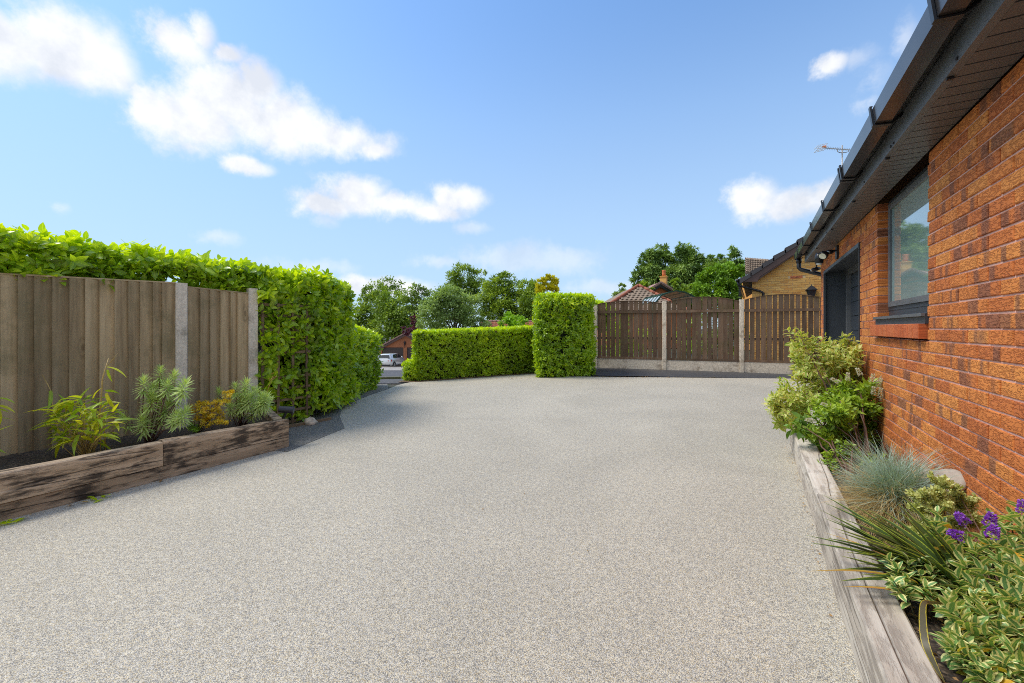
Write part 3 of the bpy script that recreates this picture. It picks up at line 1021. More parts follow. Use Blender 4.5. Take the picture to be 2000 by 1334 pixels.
def build_house():
    root = thing('brick_bungalow', 'orange-red rustic brick bungalow along the right edge with dark soffit and recessed grey doorway', 'house', (XW, 4.0, 0))
    rows = wall_rows(-2.0, S_END, -0.05, 2.42, [WIN, DOR], HC, 3.405)
    # mortar behind the faces
    mb = MB()
    x0, x1 = XW + .007, XW + .115
    e = .007
    mb.box(x0, x1, -2.0, WIN[0] - e, -.1, 2.415)
    mb.box(x0, x1, WIN[0] - e, WIN[1] + e, -.1, WIN[2] - e)
    mb.box(x0, x1, WIN[1] + e, DOR[0] - e, -.1, 2.415)
    mb.box(x0, x1, DOR[0] - e, DOR[1] + e, DOR[3] + e, 2.415)
    mb.box(x0, x1, DOR[1] + e, S_END - .006, -.1, 2.415)
    obj('mortar', mb, M_mortar, root)
    # pick the 300 bricks that show largest
    def show(r_):
        p = np.array([[XW, r_[0] + r_[2] / 2, r_[1] + r_[3] / 2]])
        sx, sy, Z = screen(p)
        if Z[0] < .3 or sx[0] > 2060 or sy[0] < -40 or sy[0] > 1370 or sx[0] < 1500 or r_[1] < .12:
            return -1
        return 1 / Z[0] ** 2
    order = sorted(rows, key=show, reverse=True)
    near, rest = order[:300], order[300:]
    cache = {}
    for (s, z, L, H) in near:
        key = (round(L, 3), round(H, 3), random.randrange(3))
        if key not in cache:
            cache[key] = brick_mesh(L, H, .1, M_brick, seed=hash(key) & 255)
        inst('brick', cache[key], Matrix.Translation((XW + random.uniform(-.0015, .0015), s, z + random.uniform(-.001, .001))), root)
    mb = MB()
    for (s, z, L, H) in rest:
        d = random.uniform(-.0015, .0015)
        mb.box(XW + d, XW + .1, s, s + L, z, z + H)
    obj('bricks', mb, M_brick, root, kind='stuff')
    # gable end return
    obj('end_wall', MB().box(XW + .12, 7.5, S_END - .11, S_END, -.1, 2.42).box(7.4, 7.5, -2, S_END - .11, -.1, 2.42), M_rbrick, root)
    # window
    x = XW + .075
    wf = obj('window_frame', MB()
             .box(x, x + .06, WIN[0] + .004, WIN[1] - .004, 1.455, 1.50)
             .box(x, x + .06, WIN[0] + .004, WIN[1] - .004, 2.37, 2.42)
             .box(x, x + .06, WIN[1] - .055, WIN[1] - .004, 1.50, 2.37)
             .box(x, x + .06, WIN[0] + .004, WIN[0] + .055, 1.50, 2.37)
             .box(x + .004, x + .055, WIN[0] + .004, WIN[1] - .004, 1.40, 1.455), M_anth, root)
    wf['label'] = 'dark grey window frame'
    sash = obj('sash', MB()
               .box(x - .012, x + .03, WIN[0] + .045, WIN[1] - .045, 1.487, 1.53)
               .box(x - .012, x + .03, WIN[0] + .045, WIN[1] - .045, 2.335, 2.383)
               .box(x - .012, x + .03, WIN[1] - .10, WIN[1] - .045, 1.53, 2.335)
               .box(x - .012, x + .03, WIN[0] + .045, WIN[0] + .10, 1.53, 2.335), M_fascia, wf)
    obj('pane', MB().box(x + .004, x + .02, WIN[0] + .098, WIN[1] - .098, 1.528, 2.337), M_blind, wf)
    # sloping grey sill over a row of bricks on edge
    pr = [(XW - .012, 0, 1.33), (XW - .012, 0, 1.392), (XW - .002, 0, 1.402), (XW + .12, 0, 1.415), (XW + .12, 0, 1.33)]
    obj('window_sill', MB().extrude([Vector(p) + Vector((0, WIN[0] + .002, 0)) for p in pr], (0, 0, 0), (0, WIN[1] - WIN[0] + .004, 0)), M_anth, root)
    obj('sill_nose', MB().box(XW - .03, XW - .010, WIN[0] + .002, WIN[1] + .004, 1.378, 1.398), M_fascia, root)
    n = 12; w = (WIN[1] + .05 - WIN[0]) / n
    sb = brick_mesh(w - .009, .098, .15, M_sillbrick, name='sill_brick')
    for i in range(n):
        inst('sill_brick', sb, Matrix.Translation((XW - .042 + random.uniform(-.001, .001), WIN[0] + .012 + i * w, 1.231)), root)
    obj('sill_mortar', MB().box(XW - .036, XW + .11, WIN[0] + .014, WIN[1] + .05, 1.234, 1.3295), M_mortar, root)
    # recessed doorway, lined in anthracite
    xd = 1.272
    lin = obj('doorway_lining', MB()
              .box(XW - .012, xd, DOR[1] - .012, DOR[1] - .002, 0, 2.19)
              .box(XW - .012, xd, DOR[0] + .002, DOR[0] + .012, 0, 2.19)
              .box(XW - .012, xd, DOR[0] + .002, DOR[1] - .002, 2.19, 2.20)
              .box(XW - .014, XW + .012, DOR[1] - .045, DOR[1] - .0125, 0, 2.189)
              .box(XW - .014, XW + .012, DOR[0] + .0125, DOR[1] - .0455, 2.155, 2.1895), M_anth, root)
    obj('door_post', MB().box(xd - .05, xd + .02, DOR[1] - .09, DOR[1] - .0125, 0, 2.19).box(xd - .05, xd + .02, DOR[0] + .0125, DOR[0] + .09, 0, 2.19)
        .box(xd - .05, xd + .02, DOR[0] + .09, DOR[1] - .09, 2.12, 2.19), M_fascia, root)
    dr = obj('garage_door', MB().box(xd + .012, xd + .03, DOR[0] + .08, DOR[1] - .08, 0, 2.12), M_anth, root)
    for i in range(5):
        z = .01 + i * .422
        mb = MB()
        mb.box(xd - .002, xd + .012, DOR[0] + .092, DOR[1] - .092, z, z + .20)
        mb.box(xd - .002, xd + .012, DOR[0] + .092, DOR[1] - .092, z + .212, z + .412)
        obj('door_panel', mb, M_anth, dr)
    # soffit boards
    sm = MB().box(0, .178, 0, .090, 0, .010).mesh('soffit_board', M_soffit)
    for i in range(int((S_END + .02 + 2.0) / .1)):
        inst('soffit_board', sm, Matrix.Translation((.776, -1.98 + i * .1, 2.424)), root)
    obj('soffit_backing', MB().box(.776, .958, -2, S_END + .08, 2.436, 2.45), M_black, root)
    # fascia boards, butted with a visible joint
    for a, b in ((-2.0, 3.438), (3.443, 8.73)):
        pr = [(.741, a, 2.424), (.741, a, 2.615), (.765, a, 2.615), (.765, a, 2.436), (.775, a, 2.436), (.775, a, 2.424)]
        obj('fascia_board', MB().extrude(pr, (0, 0, 0), (0, b - a, 0)), M_fascia, root)
    obj('fascia_end', MB().box(.776, .96, 8.712, 8.73, 2.424, 2.60), M_fascia, root)
    cap = MB().tube([(-.004, 0, 0), (.003, 0, 0)], .008, 8).mesh('screw_cap', M_black)
    for s in (1.62, 2.47, 3.40, 3.46, 4.2, 5.1, 6.2, 7.3):
        inst('screw_cap', cap, Matrix.Translation((.7395, s, 2.44)), root)
    clip = MB().box(-.012, .012, -.009, .009, -.012, .0).mesh('soffit_clip', M_black)
    for s in (1.64, 2.6, 3.62, 4.7, 5.9, 7.2):
        inst('soffit_clip', clip, Matrix.Translation((.756, s, 2.4235)), root)
    # square-line gutter
    def gprof(y, g=0.0):
        o_ = [(.606 - g, 2.606), (.617 - g, 2.515 - g), (.690, 2.509 - g), (.733, 2.545 - g), (.7395, 2.60)]
        i_ = [(.7365, 2.60), (.730, 2.548), (.688, 2.513), (.620, 2.519), (.611, 2.600), (.622, 2.600), (.622, 2.606)]
        return [(a, y, b) for a, b in o_ + i_]
    gt = obj('gutter', MB().extrude(gprof(-2.0), (0, 0, 0), (0, 10.92, 0)), M_gutter, root)
    obj('gutter_end_cap', MB().extrude([(.600, 8.90, 2.61), (.612, 8.90, 2.508), (.69, 8.90, 2.502), (.739, 8.90, 2.54), (.739, 8.90, 2.61)], (0, 0, 0), (0, .03, 0)), M_black, root)
    def bprof(y):
        o_ = [(.592, 2.622), (.607, 2.505), (.692, 2.497), (.7405, 2.535), (.7405, 2.575)]
        i_ = [(.736, 2.573), (.732, 2.543), (.689, 2.5055), (.6145, 2.513), (.603, 2.61), (.608, 2.622)]
        return [(a, y, b) for a, b in o_ + i_]
    bm = MB().extrude(bprof(-.016), (0, 0, 0), (0, .032, 0)).mesh('gutter_bracket', M_black)
    for s in (.3, 1.26, 2.256, 3.24, 4.275, 4.345, 5.35, 6.38, 7.45, 8.35):
        inst('gutter_bracket', bm, Matrix.Translation((0, s, 0)), root)
    # downpipe: drops from the outlet and swings in to the wall corner
    mb = MB().tube([(.668, 8.84, 2.515), (.668, 8.84, 2.36), (.70, 8.83, 2.32), (1.0, 8.74, 2.20), (1.06, 8.72, 2.16), (1.06, 8.70, 0.0)], .034, 10)
    mb.tube([(.668, 8.84, 2.515), (.668, 8.84, 2.44)], .042, 10)
    obj('downpipe', mb, M_black, root, smooth=True)
    # roof: battened rows of tiles, seen only from higher up
    mb = MB()
    sl = math.tan(math.radians(24))
    for i in range(12):
        x0 = .64 + i * .3; z0_ = 2.625 + i * .3 * sl
        mb.add([(x0, -2, z0_ + .03), (x0 + .34, -2, z0_ + .03 + .34 * sl - .012), (x0 + .34, 8.85, z0_ + .03 + .34 * sl - .012), (x0, 8.85, z0_ + .03),
                (x0, -2, z0_), (x0, 8.85, z0_)], [(0, 3, 2, 1), (0, 4, 5, 3)])
    obj('roof_tiles', mb, M_tiled, root)
    obj('roof_deck', MB().prism([(.7, -2), (7.6, -2), (7.6, 8.8), (.7, 8.8)], 2.615, [2.62, 4.2, 4.2, 2.62]), M_black, root)
    return root


build_house()


def build_lamp():
    # security light with two heads and camera under the eaves
    s = 6.94; z = 2.30
    r = thing('security_light', 'black security light with round white lens mounted on the brick wall under the eaves', 'security light', (XW, s, z))
    obj('wall_plate', MB().box(XW - .025, XW - .001, s - .06, s + .06, z - .08, z + .09), M_black, r)
    obj('arm', MB().tube([(XW - .02, s, z + .03), (XW - .09, s - .01, z + .02), (XW - .13, s - .02, z - .01)], .014, 8), M_black, r)
    c = Vector((XW - .15, s - .03, z - .01))
    d = Vector((-.35, -.5, -.45)).normalized()
    obj('lamp_head', MB().tube([c - d * .02, c, c + d * .05, c + d * .055], [.035, .05, .055, .05], 14), M_black, r, smooth=True)
    obj('lens', MB().tube([c + d * .05, c + d * .058], .042, 14), M_whitelens, r)
    c2 = Vector((XW - .20, s + .04, z - .03))
    obj('sensor_body', MB().tube([c2 + Vector((0, 0, .05)), c2, c2 - Vector((0, 0, .09))], [.035, .05, .048], 12), M_black, r, smooth=True)
    obj('sensor_dome', MB().tube([c2 - Vector((0, 0, .09)), c2 - Vector((0, 0, .105)), c2 - Vector((0, 0, .115))], [.035, .03, .012], 12), M_white, r, smooth=True)
    c3 = Vector((XW - .07, s + .02, z + .02)); d3 = Vector((-.5, -.8, -.1)).normalized()
    obj('camera_head', MB().tube([c3, c3 + d3 * .07], [.03, .03], 12).tube([c3 + d3 * .07, c3 + d3 * .072], .018, 12, mi=1), [M_black, M_metal], r, smooth=True)
    # little dark camera on the end wall, by the downpipe
    q = Vector((.90, 8.66, 2.30))
    r2 = thing('small_camera', 'small round dark camera fixed below the soffit at the far wall corner', 'camera', q)
    obj('bracket', MB().tube([q + Vector((0, 0, .115)), q], .012, 8), M_black, r2)
    obj('body', MB().tube([q + Vector((.05, .02, .01)), q, q + Vector((-.06, -.03, -.02))], [.02, .035, .03], 10), M_black, r2, smooth=True)
    obj('dome', MB().tube([q + Vector((-.06, -.03, -.02)), q + Vector((-.085, -.04, -.03))], [.026, .012], 10), M_metal, r2, smooth=True)


M_whitelens = plain('frosted_lens', (0.8, 0.78, 0.6), 0.2)
build_lamp()

# ------------------------------------------------------------------ left fence, posts and sleepers
FX0, FZ0 = -4.356, 3.55
FPHI = math.atan(560 / FP)
FD = (math.sin(FPHI), math.cos(FPHI))


def FL(t, off=0.0, z=0.0):
    """point on the left fence line; off = towards the drive"""
    return W(FX0 + t * FD[0] + off * FD[1], FZ0 + t * FD[1] - off * FD[0], z)


def tF(px):
    a = (px - 1000) / FP
    return (FX0 - a * FZ0) / (a * FD[1] - FD[0])


def build_left_fence():
    o = FL(0)
    r = thing('timber_fence', 'weathered grey-brown feather-edge board fence behind the plants on the left', 'fence', (o.x, o.y, .1))
    e1 = [0, 34, 66, 101, 134, 165, 193, 222, 249, 272, 297, 315, 341]
    ts = [tF(x) for x in e1]
    ext = [ts[0] - .105 * i for i in range(16, 0, -1)]
    e2 = [365, 389, 408.5, 428.5, 448.5, 462, 483]
    t2 = [tF(x) for x in e2]
    tp1 = (tF(341) + tF(364.5)) / 2; tp2 = (tF(483.5) + tF(502)) / 2

    def top1(t):
        return 1.757 + (t / ts[-1]) * .03

    def top2(t):
        return 1.752 - (t - t2[0]) / (t2[-1] - t2[0]) * .028

    def board(a, b, top, zb, k):
        mb = MB()
        # wedge: thick edge laps over the thin edge of the next board
        th = .034; tn = .002
        lap = .012
        za, zc = top(a) - .002, top(b) - .002
        f = [FL(a, th, zb), FL(b + lap, tn, zb), FL(b + lap, tn, zc), FL(a, th, za)]
        g = [FL(a, -.001, zb), FL(b + lap, -.001, zb), FL(b + lap, -.001, zc), FL(a, -.001, za)]
        d = random.uniform(0, .004)
        nrm = FL(0, 1) - FL(0, 0)
        f = [p + nrm * d for p in f]
        mb.add(f + g, [(0, 1, 2, 3), (4, 7, 6, 5), (0, 3, 7, 4), (1, 5, 6, 2), (3, 2, 6, 7), (0, 4, 5, 1)])
        obj('board', mb, M_fence, r)
    al = ext + ts
    for a, b in zip(al[:-1], al[1:]):
        board(a, b, top1, .212, 0)
    for a, b in zip(t2[:-1], t2[1:]):
        board(a, b, top2, .205, 0)
    # capping strips and the rails behind
    obj('capping', MB().bar(FL(al[0], .006, top1(al[0]) + .006), FL(ts[-1], .006, top1(ts[-1]) + .006), .035, .014), M_fence, r)
    obj('capping', MB().bar(FL(t2[0], .006, top2(t2[0]) + .006), FL(t2[-1], .006, top2(t2[-1]) + .006), .035, .014), M_fence, r)
    for z in (.35, 1.0, 1.62):
        obj('rail', MB().bar(FL(al[0], -.022, z), FL(t2[-1], -.022, z), .036, .05), M_fence, r)
    for t, zt, w in ((tp1, 1.795, .105), (tp2, 1.793, .105)):
        mb = MB()
        a, b = t - w / 2, t + w / 2
        prof = [FL(a, -.05), FL(a, .035), FL(a + .012, .047), FL(b - .012, .047), FL(b, .035), FL(b, -.05)]
        mb.prism([(p.x, p.y) for p in prof], -.1, zt)
        obj('concrete_post', mb, M_conc, r)
    for a, b in ((al[0], tp1 - .055), (tp1 + .055, tp2 - .055)):
        mb = MB()
        n = 14
        for i in range(n):
            t0 = a + (b - a) * i / n; t1 = a + (b - a) * (i + 1) / n
            j = .006 * math.sin(i * 2.3)
            p = [FL(t0, -.02), FL(t0, .02 + j), FL(t1, .02 + .006 * math.sin((i + 1) * 2.3)), FL(t1, -.02)]
            mb.prism([(q.x, q.y) for q in p], -.05, .2)
        obj('gravel_board', mb, M_concold, r)
    return tp1, tp2


TP1, TP2 = build_left_fence()

SL0 = Vector((-3.436, 2.804)); SLd = Vector((.996, 1.766)); SLd.normalize()


def SLp(u, off=0.0, z=0.0):
    """left sleeper face line; off = towards the fence"""
    return W(SL0.x + u * SLd.x - off * SLd.y, SL0.y + u * SLd.y + off * SLd.x, z)


def sleeper(p_of, u0, u1, o0, o1, z0, z1, m, root, seed, zt1=None, name='sleeper', rough=.006):
    """a timber with slightly uneven arrises"""
    r = random.Random(seed)
    zt1 = z1 if zt1 is None else zt1
    n = max(4, int((u1 - u0) / .15)); ch = .008
    vs = []
    for i in range(n + 1):
        t = i / n; u = u0 + (u1 - u0) * t; zt = z1 + (zt1 - z1) * t
        j = lambda s=1.0: r.uniform(-rough, rough) * s
        vs += [p_of(u, o0, z0), p_of(u, o0 + j(.5), zt - ch + j(.3)), p_of(u, o0 + ch + j(.4), zt + j(.3)),
               p_of(u, o1 - ch, zt + j(.3)), p_of(u, o1, zt - ch), p_of(u, o1, z0)]
    k = 6; fs = []
    for i in range(n):
        for q in range(k):
            fs.append((i * k + q, (i + 1) * k + q, (i + 1) * k + (q + 1) % k, i * k + (q + 1) % k))
    fs += [list(range(k)), [n * k + q for q in range(k)][::-1]]
    return obj(name, MB().add(vs, fs), m, root)


def build_left_bed():
    o = SLp(0)
    r = thing('sleeper_edging', 'dark stained railway sleepers two high edging the planted bed on the left', 'sleeper edging', (o.x, o.y, 0))
    U = (Vector((-2.44, 4.57)) - SL0).length      # far end
    uj = None
    a = (319 - 1000) / FP
    uj = (SL0.x - a * SL0.y) / (a * SLd.y - SLd.x)
    sleeper(SLp, -2.4, U, .004, .10, -.06, .114, M_sleepL, r, 1)
    sleeper(SLp, -2.4, uj - .002, 0.0, .10, .118, .333, M_sleepL, r, 2, zt1=.322)
    sleeper(SLp, uj + .003, U, .006, .10, .118, .330, M_sleepL, r, 3, zt1=.302)
    # return piece at the far end, towards the fence
    e0 = SLp(U - .05, .10); e1 = FL(TP2 + .12, .09)
    d = (e1 - e0)
    mb = MB().bar(Vector((e0.x, e0.y, .19)), Vector((e0.x, e0.y, .19)) + d, .09, .20)
    obj('sleeper', mb, M_sleepL, r)
    # soil
    pts = [SLp(-2.4, .08), SLp(U - .02, .08), FL(TP2 + .1, -.02), FL(-2.2, -.02)]
    obj('bed_soil', MB().add([(p.x, p.y, .215) for p in pts], [(0, 1, 2, 3)]), M_soil, kind='structure')
    return U


UEND = build_left_bed()


def build_trellis():
    a = TP2 + .07
    r = thing('trellis', 'brown timber trellis half swallowed by the laurel beside the last concrete post', 'trellis', FL(a + .5, 0, 0))
    L = .66
    for z in (.06, .21, .36, .51, .66, .98, 1.13, 1.28, 1.46, 1.60):
        obj('lath', MB().bar(FL(a, .03, z), FL(a + L, .03, z), .014, .032), M_lath, r)
    for i in range(4):
        t = a + .03 + i * .19
        obj('lath', MB().bar(FL(t, .046, .02), FL(t, .046, 1.62), .032, .014, up=FL(0, 1) - FL(0)), M_lath, r)
    # stone at its foot
    q = gnd(606, 829)
    mb = MB()
    for i in range(5):
        for j in range(8):
            th = pi * (i + .001) / 4 / 1.001; ph = 2 * pi * j / 8
            rr = 1 + .12 * math.sin(i * 3 + j * 2)
            mb.v.append((q.x + .10 * rr * math.sin(th) * math.cos(ph), q.y + .08 * rr * math.sin(th) * math.sin(ph), .03 + .07 * rr * math.cos(th)))
    for i in range(4):
        for j in range(8):
            mb.f.append([i * 8 + j, i * 8 + (j + 1) % 8, (i + 1) * 8 + (j + 1) % 8, (i + 1) * 8 + j]); mb.m.append(0)
    obj('stone', mb, M_concold, smooth=True, label='rough brown stone lying at the foot of the trellis', cat='stone')
    p0, p1 = FL(a, .12, 0), FL(a + .9, .14, 0)
    obj('edging_board', MB().bar(p0 + Vector((0, 0, .015)), p1 + Vector((0, 0, .015)), .03, .05), M_lath, label='narrow timber edging board lying below the trellis', cat='board')


build_trellis()

# ------------------------------------------------------------------ hedges
LAUREL = leaf_t(.108, .052, 4, .2, .22, .85, .7)
HLEAF = leaf_t(.068, .036, 2, .2, .15, .9, .7)
FD2 = Vector((FD[0], FD[1]))


def camFL(t, off):
    return (FX0 + t * FD[0] + off * FD[1], FZ0 + t * FD[1] - off * FD[0])


t_e = TP2 + .15


def tall_holes(P):
    # thin spots where the trellis shows through
    q = np.sin(P[:, 0] * 9.1 + 1.3) * np.sin(P[:, 1] * 7.7 + .4) * np.sin(P[:, 2] * 8.3 + 2.1)
    near = (P[:, 2] < 1.65)
    X = P[:, 0] * CT + P[:, 1] * ST; Z = -P[:, 0] * ST + P[:, 1] * CT
    edge = X < -2.93
    return ~(near & edge & (q > .38) & (rng.random(len(P)) < .9))


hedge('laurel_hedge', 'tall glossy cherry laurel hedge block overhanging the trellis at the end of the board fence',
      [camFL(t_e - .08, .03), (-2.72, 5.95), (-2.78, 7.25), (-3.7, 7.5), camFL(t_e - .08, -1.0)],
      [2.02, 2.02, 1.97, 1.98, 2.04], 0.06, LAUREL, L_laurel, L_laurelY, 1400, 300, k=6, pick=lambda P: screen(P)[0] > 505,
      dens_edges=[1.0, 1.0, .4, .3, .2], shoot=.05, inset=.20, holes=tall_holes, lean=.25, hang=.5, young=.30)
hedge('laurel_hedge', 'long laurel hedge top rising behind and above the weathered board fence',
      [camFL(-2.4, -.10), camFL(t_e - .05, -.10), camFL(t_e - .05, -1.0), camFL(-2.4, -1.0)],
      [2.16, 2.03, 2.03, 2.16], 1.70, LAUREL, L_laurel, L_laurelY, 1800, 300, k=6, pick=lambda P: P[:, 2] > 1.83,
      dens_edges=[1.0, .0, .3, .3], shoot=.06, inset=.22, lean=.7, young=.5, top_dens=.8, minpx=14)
hedge('laurel_hedge', 'lower laurel hedge with clipped ridges running on beside the curving dark border',
      [(-3.02, 7.25), (-3.02, 9.35), (-3.9, 9.5), (-3.9, 7.4)],
      [1.43, 1.16, 1.16, 1.43], -.05, LAUREL, L_laurel, L_laurelY, 1800, 0, k=6,
      dens_edges=[1.0, .8, .2, .4], shoot=.03, inset=.14, young=.6, sizes=(.45, .85), bulge=.05)
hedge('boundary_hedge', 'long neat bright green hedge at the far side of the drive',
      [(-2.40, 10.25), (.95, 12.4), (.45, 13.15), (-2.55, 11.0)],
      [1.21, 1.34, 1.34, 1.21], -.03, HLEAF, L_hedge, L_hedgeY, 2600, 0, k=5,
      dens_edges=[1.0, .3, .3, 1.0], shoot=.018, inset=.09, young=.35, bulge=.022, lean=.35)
hedge('boundary_hedge', 'small low clipped bush bulging from the left end of the long neat hedge',
      [(-2.66, 10.32), (-2.40, 10.3), (-2.5, 10.9), (-2.72, 10.9)],
      [.46, .50, .5, .46], -.03, HLEAF, L_hedge, L_hedgeY, 2600, 0, k=5, inset=.08, shoot=.015, young=.35, bulge=.03)
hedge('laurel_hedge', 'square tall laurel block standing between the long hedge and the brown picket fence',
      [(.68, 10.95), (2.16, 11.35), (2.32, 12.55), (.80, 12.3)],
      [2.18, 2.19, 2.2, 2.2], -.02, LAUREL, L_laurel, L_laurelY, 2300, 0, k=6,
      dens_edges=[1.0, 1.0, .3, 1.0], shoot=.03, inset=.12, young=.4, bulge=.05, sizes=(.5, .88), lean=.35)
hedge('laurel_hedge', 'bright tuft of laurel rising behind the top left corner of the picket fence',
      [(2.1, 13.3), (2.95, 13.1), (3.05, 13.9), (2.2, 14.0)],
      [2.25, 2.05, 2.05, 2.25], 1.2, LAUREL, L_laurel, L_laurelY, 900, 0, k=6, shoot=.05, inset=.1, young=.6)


# ------------------------------------------------------------------ far picket fence
def build_far_fence():
    P = [(2.57, 12.84), (4.44, 12.16), (6.316, 11.48), (8.19, 10.80)]
    r = thing('picket_fence', 'dark brown arched-top picket fence between concrete posts at the end of the drive', 'fence', W(*P[1]))
    for i, (X, Z) in enumerate(P):
        c = W(X, Z)
        d = (W(*P[1]) - W(*P[0])).normalized()
        mb = MB()
        w = .055
        nrm = Vector((d.y, -d.x, 0))
        pts = [c - d * w - nrm * w, c + d * w - nrm * w, c + d * w + nrm * w * .8, c + d * w * .7 + nrm * w, c - d * w * .7 + nrm * w, c - d * w + nrm * w * .8]
        h = [2.02, 2.09, 2.09, 2.05][i]
        mb.prism([(p.x, p.y) for p in pts], 0, h)
        obj('concrete_post', mb, M_concold, r)
    for k in range(3):
        a = W(*P[k]); b = W(*P[k + 1]); d = (b - a).normalized(); L = (b - a).length
        # towards the camera
        nrm = Vector((d.y, -d.x, 0))
        if (a + nrm).length > a.length:
            nrm = -nrm
        s0, s1 = .06, L - .06
        base = .37 - .0 * k; rise = [.09, .135, .135][k]; e0 = [2.03, 2.05, 2.07][k]

        def top(s):
            t = (s - s0) / (s1 - s0)
            return e0 + rise * math.sin(pi * t) ** .8 - .01 * t
        n = 14; pitch = (s1 - s0) / n
        for i in range(n):
            w = pitch * random.uniform(.80, .93) if k < 2 else pitch * random.uniform(.72, .82)
            c0 = s0 + pitch * (i + .5) + random.uniform(-.008, .008)
            p0 = a + d * (c0 - w / 2); p1 = a + d * (c0 + w / 2)
            q = nrm * random.uniform(.008, .012)
            tilt = d * random.uniform(-.006, .006)
            vs = []
            for off in (q, q - nrm * .014):
                vs += [p0 + off + Vector((0, 0, base + .01)), p1 + off + Vector((0, 0, base + .01)),
                       p1 + off + tilt + Vector((0, 0, top(c0 + w / 2))), p0 + off + tilt + Vector((0, 0, top(c0 - w / 2)))]
            obj('picket', MB().add(vs, [(0, 1, 2, 3), (4, 7, 6, 5), (0, 3, 7, 4), (1, 5, 6, 2), (3, 2, 6, 7), (0, 4, 5, 1)]), M_picket, r)
        # capping follows the arch
        m = 12; pts = []
        for i in range(m + 1):
            s = s0 + (s1 - s0) * i / m
            pts.append(a + d * s + nrm * .004 + Vector((0, 0, top(s) + .006)))
        mb = MB()
        for u, v in zip(pts[:-1], pts[1:]):
            mb.bar(u, v, .04, .014)
        obj('capping', mb, M_picket, r)
        obj('rail', MB().bar(a + d * s0 + nrm * .022 + Vector((0, 0, 1.785)), a + d * s1 + nrm * .022 + Vector((0, 0, 1.785)), .022, .075), M_picket, r)
        obj('rail', MB().bar(a + d * s0 + nrm * .018 + Vector((0, 0, base + .035)), a + d * s1 + nrm * .018 + Vector((0, 0, base + .035)), .03, .06), M_picket, r)
        obj('rail', MB().bar(a + d * s0 - nrm * .03 + Vector((0, 0, 1.0)), a + d * s1 - nrm * .03 + Vector((0, 0, 1.0)), .04, .07), M_picket, r)
        obj('gravel_board', MB().bar(a + d * s0 + Vector((0, 0, .195)), a + d * s1 + Vector((0, 0, .195)), .05, .345), M_concold, r)


build_far_fence()


